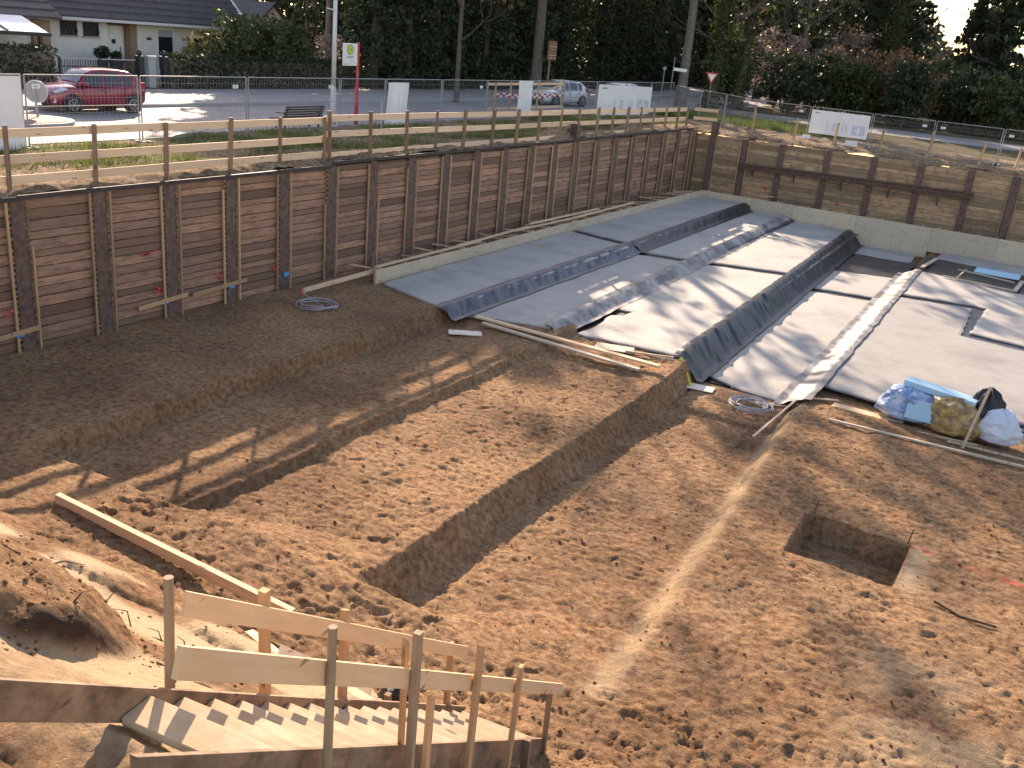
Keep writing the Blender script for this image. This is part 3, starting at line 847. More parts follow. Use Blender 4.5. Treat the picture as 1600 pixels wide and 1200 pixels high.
film_strip('plastic_film', 'crumpled film with painted-in silvery sun sheen running over the earth ridge on the right', lambda y: 12.62 - 0.026 * (y - 22), Z4 + 0.02, lambda y: 13.16 - 0.026 * (y - 22), Z5 + 0.01, 22.2, 41.6, 'filmlight', 0.045, 1.8)  # black film in the sun, its sheen painted as a lighter colour
def film_sheet(poly_x, poly_y, z, label, mat):
    nx, ny = 40, 60
    Xs, Ys = np.meshgrid(np.linspace(*poly_x, nx), np.linspace(*poly_y, ny))
    ed = np.minimum(np.minimum(Xs - poly_x[0], poly_x[1] - Xs), np.minimum(Ys - poly_y[0], poly_y[1] - Ys))
    Zs = z + 0.05 * fbm(Xs * 0.6, Ys, 0.7, 221, 4)
    Xs = Xs + 0.08 * fbm(Ys, Xs, 0.7, 225, 3); Ys = Ys + 0.08 * fbm(Xs, Ys, 0.7, 227, 3)
    me = np_mesh('plastic_film', np.stack([Xs, Ys, Zs], -1).reshape(-1, 3), grid_faces(nx, ny))
    return tag(mesh_obj('plastic_film', me, M[mat], None, True), label, 'plastic sheet', 'plastic film strips')
film_sheet((9.6, 12.2), (39.5, 45.0), -0.965, 'dark film patch not yet concreted between two low slabs', 'film')
film_sheet((12.5, 22), (40.2, 45.3), -0.67, 'wide dark film field with boards and a puddle at the far right', 'film')

# seams: dark film showing between slabs
fwl = empty('formwork', (1.15, 21, 0), 'pale formwork boards on edge along the left wall, with sticks behind', 'formwork')
ys = [20.75, 24.8, 28.9, 33.0, 37.1, 41.2, 45.2, 47.05]
for k in range(len(ys) - 1):
    b = MB(); b.box(1.16, 1.19, ys[k] + 0.004, ys[k + 1] - 0.004, -0.02 + random.uniform(-.01, .01), 0.37 + random.uniform(-.012, .012)); b.build('board', M['formply'], fwl)
b = MB(); b.box(1.195, 1.215, 20.72, 20.8, -0.15, 0.45); b.build('end_board', M['newwood_z'], fwl)
for k in range(24):
    y = 21.2 + k * 1.08 + random.uniform(-.2, .2)
    b = MB(); b.bar((0.08, y + random.uniform(-.35, .35), 0.28 + random.uniform(-.1, .1)), (1.14, y, 0.36), 0.04, 0.045); b.build('brace', M['newwood_x'], fwl)
    b = MB(); b.box(1.10, 1.155, y - 0.03, y + 0.03, -0.1, 0.42); b.build('stake', M['newwood_z'], fwl)
for (x0, y0, x1, y1, z) in ((1.02, 21.0, 0.95, 26.6, 0.42), (0.98, 25.2, 0.78, 30.0, 0.45), (0.85, 29.0, 1.0, 34.2, 0.44), (0.6, 30.5, 0.7, 36.0, 0.47), (1.0, 33.5, 0.92, 39.0, 0.46)):
    b = MB(); b.bar((x0, y0, z), (x1, y1, z), 0.09, 0.05); b.build('loose_batten', M['newwood'], fwl)
fwb = empty('formwork', (1.2, 47.05, 0), 'pale formwork boards on edge along the back wall', 'formwork')
xs_ = [1.2, 3.75, 5.85, 8.85, 12.2, 15.0, 18.3, 22.2]
lows = [0.0, -0.28, -0.43, -1.0, -0.7, -0.7, -0.7]
for k in range(7):
    b = MB(); b.box(xs_[k] + 0.004, xs_[k + 1] - 0.004, 47.03, 47.06, lows[k] - 0.02, 0.36 + random.uniform(-.012, .012)); b.build('board', M['formply'], fwb)
for k in range(24):
    x = 1.6 + k * 0.84 + random.uniform(-.15, .15)
    b = MB(); b.bar((x + random.uniform(-.2, .3), BWY - 0.08, 0.1 + random.uniform(0, .25)), (x, 47.07, 0.33), 0.045, 0.045); b.build('brace', M['newwood_z'], fwb)
    b = MB(); b.box(x - 0.03, x + 0.03, 47.065, 47.12, -0.5, 0.40 + random.uniform(0, .05)); b.build('stake', M['newwood_z'], fwb)
b = MB(); b.bar((4.0, 47.6, 0.40), (4.5, 48.1, 0.46), 0.16, 0.03); b.build('loose_batten', M['newwood_x'], fwb)
# guide board in front of the left formwork
gb = empty('guide_board', (0.95, 18.1, 0), 'pale string-line board on a stake running up to the left formwork', 'board')
b = MB(); b.bar((0.92, 18.05, 0.22), (0.98, 21.15, 0.30), 0.04, 0.12); b.build('board', M['newwood'], gb)
b = MB(); b.bar((0.95, 18.08, -0.2), (0.95, 18.08, 0.30), 0.05, 0.05); b.build('stake', M['postwood'], gb)
b = MB(); b.box(0.92, 0.985, 18.03, 18.06, 0.16, 0.29); b.build('tip', M['spray'], gb)
b = MB(); b.bar((0.9, 20.95, -0.15), (0.86, 21.1, 0.8), 0.05, 0.05); b.build('stake', M['postwood'], gb)

# ------------------------------------------------------------------ guard rails along the left wall
def guard_rail(posts, zt, rails, lab, x=-0.45, back=()):
    root = empty('guard_rail', (x, posts[0], 3.2), lab, 'railing')
    for y in posts:
        lean = random.uniform(-0.03, 0.03); wdt = 0.10 if random.random() < 0.7 else 0.12
        b = MB(); b.bar((x + 0.055, y - lean, 2.9), (x + 0.055 + random.uniform(-.03, .03), y + lean, zt(y) + random.uniform(-0.01, 0.05)), 0.06, wdt); b.build('post', M['postwood'], root)
    for zc in rails:
        k = 0; n = len(posts)
        while k < n - 1:
            m = min(k + random.choice((2, 3)), n - 1)
            if n - 1 - m == 1: m = n - 1
            y0, y1 = posts[k], posts[m]
            off = random.uniform(0, 0.012)
            b = MB(); b.bar((x + off, y0 - 0.08, zc(y0) + random.uniform(-.012, .012)), (x + off, y1 + 0.06, zc(y1) + random.uniform(-.012, .012)), 0.035, 0.17)
            b.build('plank', M['newwood'], root)
            k = m
    return root
pA = [7.6, 9.45, 11.24, 13.17, 15.02, 16.96, 18.67, 20.36]
guard_rail(pA, lambda y: 4.42, [lambda y: 4.30, lambda y: 3.80, lambda y: 3.40], 'lower wooden guard rail above the left wall, from the left edge to its step')
pB = [20.55, 22.33, 24.06, 25.64, 27.2, 28.99, 30.64, 32.23, 34.0, 35.52, 37.2, 38.7, 40.2, 41.7, 43.2, 44.7, 46.2, 47.5]
def zB(z0, z1): return lambda y: z0 + (z1 - z0) * (y - 20.5) / 27.0
gr = guard_rail(pB, lambda y: zB(4.52, 4.22)(y), [zB(4.36, 4.10), zB(3.92, 3.66), zB(3.36, 3.22)], 'higher wooden guard rail above the left wall, from the step to the far corner')
for zc in (4.10, 3.66, 3.22):
    b = MB(); b.bar((-0.5, 48.75, zc), (0.75, 48.8, zc + 0.04), 0.03, 0.155); b.build('plank', M['newwood_x'], gr)
b = MB(); b.bar((0.7, 48.84, 2.9), (0.7, 48.84, 4.25), 0.09, 0.06); b.build('post', M['postwood'], gr)
for k, (x, h) in enumerate(((4.62, 1.2), (6.58, 1.2), (8.75, 1.2), (10.95, 1.35), (13.2, 1.1), (14.7, 1.1), (2.4, 1.3))):
    b = MB(); b.bar((x, 49.45, 2.8), (x + random.uniform(0.02, 0.12), 49.5, 3.05 + h), 0.08, 0.08)
    o = b.build('wooden_post', M['newwood_z'])
    tag(o, ['squared wooden post by the left end of the far white banner', 'squared wooden post in front of the far white banner', 'squared wooden post just right of the far white banner', 'taller wooden post where two far fence panels meet', 'second wooden post from the right on the far edge', 'rightmost wooden post on the far edge of the pit', 'wooden post leaning near the far left corner of the pit'][k], 'post', 'posts along the far edge')

# ------------------------------------------------------------------ stair
SP0 = Vector((13.444, 3.178, 2.983)); SD = Vector((-0.0364, 0.2838, -0.2108))
SPL = Vector((SD.x, SD.y, 0)).normalized(); SR = Vector((SPL.y, -SPL.x, 0))
def st(s, off, up=0.0): return SP0 + SD * s + SR * off + Vector((0, 0, up))
stair = empty('site_stair', (13.0, 8.0, -0.7), 'wooden site stair with plank handrails going down into the pit', 'stair')
sd = SD.normalized(); SN = SR.cross(sd)
if SN.z < 0: SN = -SN
def tread(k, back, th, up=0.0):
    a = st(k, -0.005); b = st(k, 0.985)
    p = -SPL * back
    z = Vector((0, 0, -th))
    vs = [a + p + z, b + p + z, b + z, a + z, a + p, b + p, b, a]
    q = MB(); q.add([v + Vector((0, 0, up)) for v in vs], [(0, 3, 2, 1), (4, 5, 6, 7), (0, 1, 5, 4), (1, 2, 6, 5), (2, 3, 7, 6), (3, 0, 4, 7)])
    return q
for k in range(18):
    tread(k, 0.27 if k else 0.235, 0.045 if k else 0.06, random.uniform(-.004, .004)).build('tread', M['tread'], stair, bevel=0.006)
def board_side(s0, s1, off, up0, up1, th, cut=True):
    """plank on edge along the slope"""
    a = st(s0, off, up1); b = st(s1, off, up1); c = st(s1, off, up0); d = st(s0, off, up0)
    t = SR * th
    q = MB(); q.add([a, b, c, d, a + t, b + t, c + t, d + t], [(0, 1, 2, 3), (7, 6, 5, 4), (0, 4, 5, 1), (1, 5, 6, 2), (2, 6, 7, 3), (3, 7, 4, 0)])
    return q
board_side(-3.9, 8.3, -0.06, -0.22, 0.045, 0.045).build('stringer', M['stairside'], stair, bevel=0.004)
board_side(7.6, 18.6, -0.108, -0.22, 0.04, 0.045).build('stringer', M['stairside'], stair, bevel=0.004)
board_side(-4.0, 16.9, 1.0, -0.32, 0.035, 0.045).build('stringer', M['stairside'], stair, bevel=0.004)
def rail(s0, z0, s1, z1, off, h, th=0.032):
    q = MB(); t = SR * th
    a = st(s0, off, z0); b = st(s1, off, z1); u = Vector((0, 0, h))
    sl = SPL * 0.05
    q.add([a - u - sl, b - u, b, a, a - u + t - sl, b - u + t, b + t, a + t], [(0, 1, 2, 3), (7, 6, 5, 4), (0, 4, 5, 1), (1, 5, 6, 2), (2, 6, 7, 3), (3, 7, 4, 0)])
    return q
rail(1.5, 0.80, 17.6, 0.90, -0.10, 0.165).build('handrail', M['stairrail'], stair, bevel=0.004)
rail(-3.2, 0.67, 17.9, 0.84, 1.085, 0.15).build('handrail', M['stairrail'], stair, bevel=0.004)
def spost(s, off, z0, z1, w, d_, ls=0.0, rnd=False, pointed=False, mat='stairpost'):
    a = st(s, off); a.z += z0; b = st(s + ls, off); b.z = a.z + (z1 - z0)
    q = MB()
    if rnd: q.tube(a, b, w / 2, w / 2.2, 10)
    else:
        q.bar(a, b, w, d_, SR)
        if pointed:
            v = list(q.v); up = Vector((0, 0, 0.07))
            q.v[4] = tuple(Vector(q.v[4]) + up); q.v[5] = tuple(Vector(q.v[5]) + up * 0.2); q.v[7] = tuple(Vector(q.v[7]) + up); q.v[6] = tuple(Vector(q.v[6]) + up * 0.2)
    q.build('post', M[mat], stair, smooth=False)
spost(1.1, -0.16, -0.45, 0.83, 0.07, 0.07, 0.15, True, mat='roundwood')
spost(4.62, -0.15, -0.4, 0.96, 0.06, 0.07, -0.05)
spost(8.52, -0.155, -0.4, 0.92, 0.10, 0.045, 0.0, pointed=True)
spost(16.5, -0.155, -0.4, 0.88, 0.09, 0.045)
spost(0.72, 1.145, -0.6, 0.92, 0.06, 0.06, 0.12, True, mat='roundwood')
spost(4.5, 1.15, -0.7, 1.04, 0.055, 0.055, 0.05, mat='roundwood')
spost(4.9, 1.02, -0.5, 0.93, 0.055, 0.03, -0.1, pointed=True)
spost(5.35, 1.16, -0.7, 0.47, 0.075, 0.035, 0.1, pointed=True)
spost(8.3, 1.155, -0.7, 0.98, 0.08, 0.04, 0.25, pointed=True)
spost(11.8, 1.155, -0.6, 0.88, 0.07, 0.04, 0.4)
spost(16.9, 1.06, -0.5, 0.78, 0.06, 0.05, -0.05, mat='postwood')
spost(14.6, 1.08, -0.6, 0.06, 0.07, 0.07, 0.0, mat='postwood')
spost(11.6, -0.17, -0.3, 0.10, 0.06, 0.06, 0.0, mat='postwood')

# beam, boards and bag beside the stair
def lying(name, a, b, w, h, mat, label, cat, lift=0.0, group=None):
    za = ground_z(a[0], a[1]) + h / 2 + lift; zb = ground_z(b[0], b[1]) + h / 2 + lift
    q = MB(); q.bar((a[0], a[1], za), (b[0], b[1], zb), w, h)
    o = q.build(name, M[mat], None, bevel=0.004)
    return tag(o, label, cat, group)
q = MB(); q.bar((5.95, 7.55, 0.06), (10.48, 7.62, -0.06), 0.09, 0.16); tag(q.build('timber_beam', M['newwood_x'], bevel=0.005), 'long squared timber lying across the sand slope above the trenches', 'beam')
lying('board', (10.2, 7.15), (11.75, 6.45), 0.11, 0.035, 'newwood_x', 'narrow board with a printed end lying in the sand behind the stair', 'board', 0.03)
lying('board', (11.2, 6.62), (12.05, 7.22), 0.20, 0.03, 'oldwood', 'short wide board resting on the sand left of the black bag', 'board', 0.08)
lying('board', (11.55, 6.92), (12.35, 6.85), 0.12, 0.03, 'newwood_x', 'short pale board tip pointing at the black bag', 'board', 0.02)
def bag(name, c, rx, ry, h, mat, label, cat, seed, n=48, crump=0.2, top=0.55, group=None, parent=None, tilt=(0, 0)):
    th = np.linspace(0, 2 * math.pi, n, endpoint=False); hs = np.linspace(0, 1, 29)
    T, H = np.meshgrid(th, hs)
    rad = np.interp(hs, [0, .08, .35, .7, .92, 1], [0.75, 1, 1.05, 0.85, top, 0.02])[:, None]
    cr = 1 + crump * (fbm(np.cos(T) * 2 + 5, np.sin(T) * 2 + H * 2.2, 0.7, seed, 4) + 0.6 * np.abs(fbm(np.cos(T) * 3 + 2, np.sin(T) * 3 + H * 3, 0.45, seed + 7, 4, 0.65)))
    Xb = c[0] + rad * rx * np.cos(T) * cr + tilt[0] * H; Yb = c[1] + rad * ry * np.sin(T) * cr + tilt[1] * H
    Zb = c[2] + h * H * (1 + crump * 0.7 * fbm(np.cos(T) * 2, np.sin(T) * 2, 0.8, seed + 3, 3))
    V = np.stack([Xb, Yb, Zb], -1).reshape(-1, 3)
    F = []
    for j in range(28):
        for i in range(n): F.append((j * n + i, j * n + (i + 1) % n, (j + 1) * n + (i + 1) % n, (j + 1) * n + i))
    o = mesh_obj(name, np_mesh(name, V, np.array(F)), M[mat], parent, True)
    if label: tag(o, label, cat, group)
    return o
tb = empty('tool_bag', (12.25, 7.5, ground_z(12.25, 7.5)), 'black rubber tote bag standing in the sand behind the stair', 'bag')
gz = ground_z(12.25, 7.5) - 0.08
bag('body', (12.25, 7.5, gz), 0.24, 0.2, 0.36, 'bagblack', None, None, 301, crump=0.25, top=0.8, parent=tb)
for s in (-1, 1):
    q = MB(); q.path([(12.25 - 0.12, 7.5 + s * 0.12, gz + 0.28), (12.25 - 0.09, 7.5 + s * 0.1, gz + 0.48), (12.25, 7.5 + s * 0.08, gz + 0.54), (12.25 + 0.1, 7.5 + s * 0.1, gz + 0.47), (12.25 + 0.13, 7.5 + s * 0.12, gz + 0.28)], 0.018, 6); q.build('handle', M['rubber'], tb, True)

# ------------------------------------------------------------------ loose timber and sheets on the pit floor
lying('plank', (4.6, 20.85), (9.85, 21.0), 0.16, 0.05, 'newwood_x', 'long fresh plank lying along the near edge of the slabs, back one of two', 'plank', 0.10, 'planks at the slab edge')
lying('plank', (5.0, 20.55), (9.5, 20.6), 0.14, 0.05, 'formply', 'long greyer plank lying along the near edge of the slabs, front one of two', 'plank', 0.08, 'planks at the slab edge')
def sheet(c, w, l, ang, label, mat='ply', th=0.02, lift=0.03):
    q = MB(); ca, sa = math.cos(ang), math.sin(ang)
    z = ground_z(c[0], c[1]) + lift
    P = []
    for zz in (z, z + th):
        for a, b in ((-w, -l), (w, -l), (w, l), (-w, l)):
            P.append((c[0] + a / 2 * ca - b / 2 * sa, c[1] + a / 2 * sa + b / 2 * ca, zz))
    q.add(P, [(0, 3, 2, 1), (4, 5, 6, 7), (0, 1, 5, 4), (1, 2, 6, 5), (2, 3, 7, 6), (3, 0, 4, 7)])
    return tag(q.build('plywood_sheet', M[mat]), label, 'sheet')
sheet((4.98, 19.75), 0.85, 0.35, 0.6, 'small white sheet lying alone on the shaded sand left of the planks')
sheet((8.25, 21.85), 1.0, 0.5, 0.3, 'pale sheet lying between the long planks and the sunlit slab', 'formply')
sheet((10.55, 22.0), 0.85, 0.42, 0.15, 'white sheet lying on the sand beside the yellow level and the wire coil')
lying('lath', (8.6, 21.75), (9.75, 22.2), 0.05, 0.03, 'newwood_x', 'thin lath lying against the slab corner by the yellow level', 'lath', 0.05)
q = MB(); q.bar((9.92, 22.25, -0.38), (10.42, 21.9, -0.98), 0.10, 0.035, up=(0, 1, 0)); tag(q.build('spirit_level', M['signyellow'], bevel=0.004), 'yellow spirit level leaning down the step at the black film', 'level')
def coil(c, r, n, label, seed):
    q = MB(); rr = random.Random(seed); pts = []
    z = ground_z(c[0], c[1])
    for i in range(n * 28):
        a = 2 * math.pi * i / 28; k = i / 28
        rad = r * (1 + 0.14 * math.sin(k * 2.1 + seed) - 0.03 * k)
        pts.append((c[0] + rad * math.cos(a) + 0.05 * math.sin(k * 3), c[1] + rad * math.sin(a) + 0.05 * math.cos(k * 2.3), z + 0.04 + 0.018 * k + 0.02 * math.sin(a * 2 + k)))
    pts += [(c[0] - r * 1.1, c[1] + 0.1, z + 0.2), (c[0] - r * 1.15, c[1] + 0.15, z + 0.36)]
    q.path(pts, 0.013, 5)
    return tag(q.build('hose_coil', M['wire'], None, True), label, 'coil')
coil((1.68, 17.85), 0.48, 4, 'grey hose coil lying in the shade below the string-line board', 3)
coil((12.05, 21.55), 0.48, 6, 'bright wire coil on the sand beside the low slab', 8)

# rubbish by the right-hand slabs
lying('lath', (12.95, 22.35), (17.0, 22.25), 0.06, 0.04, 'newwood_x', 'long lath from the ridge towards the rubbish bags, the back one', 'lath', 0.04, 'laths by the bags')
lying('lath', (13.9, 21.4), (18.3, 21.75), 0.07, 0.045, 'formply', 'long lath in front of the rubbish bags, the nearest one', 'lath', 0.03, 'laths by the bags')
lying('lath', (16.4, 22.05), (19.2, 22.25), 0.05, 0.04, 'formply', 'short lath at the right edge behind the vertical stake', 'lath', 0.03, 'laths by the bags')
lying('board', (13.7, 22.85), (15.35, 22.75), 0.32, 0.03, 'newwood_x', 'wide splintered board under the blue rubbish bag', 'board', 0.02)
lying('lath', (13.15, 22.7), (13.75, 23.2), 0.06, 0.03, 'newwood', 'short lath propped at the tip of the ridge film', 'lath', 0.05)
lying('lath', (12.1, 21.9), (12.75, 22.35), 0.14, 0.03, 'newwood', 'short broad lath between the wire coil and the ridge', 'lath', 0.03)
lying('lath', (12.75, 19.6), (12.95, 22.3), 0.05, 0.03, 'newwood', 'lath lying along the ridge crest by the wire coil', 'lath', 0.18)
q = MB(); q.bar((16.72, 21.98, -0.8), (16.95, 22.15, 0.75), 0.045, 0.045); tag(q.build('stake', M['formply']), 'thin upright wooden stake in front of the rubbish bags', 'stake')
zf = -0.70
bag('rubbish_bag', (15.35, 23.1, zf), 0.62, 0.42, 0.72, 'bagblue', 'blue and white rubbish bag full of foam scraps, leftmost bag', 'bag', 311, crump=0.26, top=0.7, group=None)
bag('rubbish_bag', (16.35, 22.85, zf), 0.52, 0.42, 0.78, 'bagyellow', 'rubbish bag with yellow and brown scraps, the middle bag', 'bag', 321, crump=0.26, top=0.75)
bag('rubbish_bag', (17.3, 23.05, zf), 0.45, 0.4, 0.72, 'bagclear', 'clear pale rubbish bag at the right edge', 'bag', 331, crump=0.26, top=0.6)
bag('rubbish_bag', (16.95, 23.25, zf), 0.38, 0.34, 1.02, 'bagblack', 'black bag squeezed between the yellow and the clear bag', 'bag', 341, crump=0.4, top=0.5)
q = MB(); q.bar((15.15, 23.35, 0.10), (16.75, 23.1, 0.02), 0.42, 0.14); tag(q.build('foam_board', M['xps'], bevel=0.008), 'long light blue foam board lying on top of the rubbish bags', 'foam board')
q = MB(); q.bar((15.35, 22.75, -0.36), (16.0, 22.72, -0.36), 0.10, 0.46, up=(0.0, 0.4, 1)); tag(q.build('foam_board', M['xps'], bevel=0.01), 'square blue foam block leaning on the leftmost rubbish bag', 'foam board')
# film under the slab strips
for (x0, x1, y0, y1, z, lab) in ((6.4, 9.9, 22.05, 46.9, Z3 - 0.085, 'dark film showing in the L-shaped notch and seams of the sunlit slabs'), (4.2, 6.4, 21.3, 46.9, Z2 - 0.085, 'dark film showing in the seams of the second slab strip'), (1.25, 3.95, 20.9, 46.9, Z1 - 0.085, 'dark film showing in the seam of the first slab strip'), (10.3, 12.4, 22.9, 39.4, Z4 - 0.085, 'dark film showing in the seams of the low slab strip'), (13.1, 22, 24.2, 40.1, Z5 - 0.085, 'dark film showing in the seams of the right hand slabs')):
    dr_ = 0.03 if x0 > 6 and x0 < 12 else 0.012
    Xs, Ys = np.meshgrid(np.linspace(x0, x1, 12), np.linspace(y0, y1, 80))
    Xs = Xs - dr_ * (Ys - 22)
    Zs = z + 0.015 * fbm(Xs, Ys, 0.5, 231, 3)
    tag(mesh_obj('plastic_film', np_mesh('plastic_film', np.stack([Xs, Ys, Zs], -1).reshape(-1, 3), grid_faces(12, 80)), M['film'], None, True), lab, 'plastic sheet', 'film under the slabs')
# boards on the dark film, far right
for (a, b, w, lab) in (((12.75, 41.9), (12.95, 44.6), 0.16, 'pale board lying across the dark film near the ridge'), ((16.35, 40.6), (16.45, 42.9), 0.16, 'pale board on the dark film at the right edge')):
    q = MB(); q.bar((a[0], a[1], -0.55), (b[0], b[1], -0.55), w, 0.04); tag(q.build('board', M['formply']), lab, 'board')
for (a, b, lab) in (((14.0, 43.0), (16.2, 42.4), 'thin batten crossing the far dark film'), ((13.7, 41.0), (16.4, 40.6), 'thin batten along the near side of the far dark film'), ((14.3, 43.3), (14.2, 40.9), 'short rod joining the two battens on the far dark film')):
    q = MB(); q.bar((a[0], a[1], -0.56), (b[0], b[1], -0.56), 0.05, 0.05); tag(q.build('batten', M['formply']), lab, 'batten')
q = MB(); q.box(14.6, 16.3, 43.2, 44.4, -0.60, -0.56); tag(q.build('foam_board', M['xps']), 'flat pale turquoise sheet lying on the far dark film', 'foam board')
# corner pegs of the square hole
for (x, y, lab) in ((14.86, 16.42, 'thin steel peg at the left back corner of the square hole'), (16.5, 16.42, 'thin steel peg at the right back corner of the square hole')):
    q = MB(); q.tube((x, y, -0.85), (x + 0.05, y, -0.42), 0.012, None, 6); q.tube((x - 0.06, y, -0.52), (x + 0.14, y, -0.47), 0.008, None, 5); tag(q.build('steel_peg', M['rust']), lab, 'peg')
# roots and sticks in the embankment and on the floor
q = MB()
for k in range(26):
    x = random.uniform(10.9, 12.4); y = random.uniform(3.6, 5.2)
    z = ground_z(x, y); a = random.uniform(0, 6.28); L = random.uniform(0.1, 0.45)
    q.path([(x, y, z), (x + L * .5 * math.cos(a), y + L * .5 * math.sin(a), z + random.uniform(0.0, 0.12)), (x + L * math.cos(a + .4), y + L * math.sin(a + .4), z + random.uniform(-0.05, 0.15))], [0.008, 0.006, 0.003], 4)
for k in range(14):
    x = random.uniform(7.2, 18.5); y = random.uniform(8.5, 21.5); z = ground_z(x, y); a = random.uniform(0, 6.28); L = random.uniform(0.08, 0.35)
    q.bar((x, y, z + 0.012), (x + L * math.cos(a), y + L * math.sin(a), z + 0.02), 0.012, 0.012)
q.path([(17.2, 14.6, ground_z(17.2, 14.6) + .03), (17.6, 14.45, ground_z(17.6, 14.45) + .03), (18.1, 14.5, ground_z(18.1, 14.5) + .03)], 0.02, 5)
tag(q.build('roots_and_sticks', M['root']), 'loose roots and sticks scattered over the sand', 'roots', kind='stuff')
# clods of soil
def clods(n, region, smin, smax, mat, name, label, zfun):
    V = []; F = []
    base = np.array([(1, 0, 0), (-1, 0, 0), (0, 1, 0), (0, -1, 0), (0, 0, 1), (0, 0, -1)], float)
    fc = np.array([(0, 2, 4), (2, 1, 4), (1, 3, 4), (3, 0, 4), (2, 0, 5), (1, 2, 5), (3, 1, 5), (0, 3, 5)])
    for k in range(n):
        x, y = region(); s = smin + (smax - smin) * random.random() ** 3
        p = base * (s * rng.uniform(0.6, 1.2, (6, 1))) * np.array([1, 1, 0.7])
        a = random.uniform(0, 6.28); c_, s_ = math.cos(a), math.sin(a)
        p = p @ np.array([[c_, s_, 0], [-s_, c_, 0], [0, 0, 1]]) + np.array([x, y, zfun(x, y) + s * 0.25])
        V.append(p); F.append(fc + 6 * k)
    me = np_mesh(name, np.concatenate(V), np.concatenate(F))
    return tag(mesh_obj(name, me, mat, None, False), label, 'soil', kind='stuff')
def reg1():
    r = random.random()
    if r < 0.5: return random.uniform(7.1, 19), random.uniform(8.4, 22)
    if r < 0.7: return random.uniform(0.2, 7), random.uniform(7.5, 20)
    return random.uniform(6, 15), random.uniform(3.5, 9)
clods(4200, reg1, 0.006, 0.038, M['soil'], 'soil_clods', 'small clods of soil lying all over the pit floor', ground_z)

def reg2(): return random.uniform(9.2, 12.1), random.uniform(3.0, 4.8)
clods(3000, reg2, 0.008, 0.034, M['soil'], 'heap_clods', 'crumbs of soil on the spoil heap left of the stair', ground_z)

# ------------------------------------------------------------------ site fence and banners
def fence_panel(a, b, label, z0=3.05, h=1.86, plates=(1,), mat='galv'):
    a = Vector((a[0], a[1], z0)); b = Vector((b[0], b[1], z0)); d = (b - a); L = d.length; d.normalize()
    a = a + d * 0.05; b = b - d * 0.05; L -= 0.1
    root = empty('site_fence_panel', (a + b) / 2, label, 'fence', 'wire mesh site fence panels')
    up = Vector((0, 0, 1))
    f = MB()
    for p in (a, b): f.tube(p + up * 0.02, p + up * h, 0.022, None, 8)
    f.tube(a + up * h, b + up * h, 0.018, None, 8); f.tube(a + up * 0.14, b + up * 0.14, 0.016, None, 8); f.tube(a + up * h * 0.58, b + up * h * 0.58, 0.007, None, 5)
    f.build('frame', M[mat], root)
    w = MB(); n = int(L / 0.12)
    for k in range(1, n): p = a + d * (L * k / n); w.bar(p + up * 0.14, p + up * h, 0.0045, 0.0045, d)
    for k in range(1, 9): q = up * (0.14 + (h - 0.14) * k / 9); w.bar(a + q, b + q, 0.0045, 0.0045)
    w.build('wire_mesh', M[mat], root)
    for p in (a, b):
        ft = MB(); ft.bar(p - d * 0.0 + up * 0.05 - d.cross(up) * 0.3, p + up * 0.05 + d.cross(up) * 0.3, 0.2, 0.1); ft.build('concrete_foot', M['kerb'], root)
    for pl in plates:
        t = 0.30 if pl == 0 else L - 0.45
        c = a + d * t + up * (h - 0.28); nrm = d.cross(up)
        pb = MB(); pb.bar(c - d * 0.11 + nrm * 0.012, c + d * 0.11 + nrm * 0.012, 0.012, 0.11); o = pb.build('plate', M['white'], root)
        pb = MB(); pb.bar(c - d * 0.05 + nrm * 0.021, c + d * 0.03 + nrm * 0.021, 0.004, 0.035); pb.build('print', M['printdark'], o)
    return root
fy = [8.0, 11.6, 15.2, 18.7, 22.8, 27.25, 29.85, 33.55, 37.0, 40.5, 44.2, 47.9, 51.6, 55.25, 58.8]
names = ['at the left picture edge behind the guard rail', 'carrying the leftmost white banner', 'in front of the round traffic sign', 'in front of the red car tail', 'behind the bench', 'between the lamp post and the leaning white banner', 'right of the leaning white banner', 'second right of the leaning white banner', 'just left of the narrow banner by the tape barrier', 'in front of the white car with tape', 'between the tape barrier and the large white banner', 'behind the left half of the large white banner', 'behind the right half of the large white banner', 'in front of the street name sign']
for k in range(len(fy) - 1):
    fence_panel((-5.8, fy[k]), (-5.8, fy[k + 1]), 'street side wire mesh fence panel ' + names[k], plates=((0, 1), (0,), (0,), (1,), (1,), (), (0,), (1,), (), (), (), (), (), ())[k])
fx = [(-5.75, 59.0), (-3.3, 57.0), (-0.9, 54.6), (1.65, 52.0), (4.6, 52.0), (7.72, 52.0), (10.7, 52.0), (13.75, 52.0), (16.8, 52.0), (19.8, 52.0)]
names = ['at the bend by the give way sign', 'in the middle of the slanting stretch', 'ending at the far pit edge', 'left of the far white banner', 'behind the far white banner', 'right of the far white banner', 'second right of the far white banner', 'at the right picture edge', 'outside the right picture edge']
for k in range(len(fx) - 1):
    fence_panel(fx[k], fx[k + 1], 'far side wire mesh fence panel ' + names[k], plates=((), (), (), (1,), (), (1,), (0,), (0,), ())[k], z0=3.03, h=1.72)

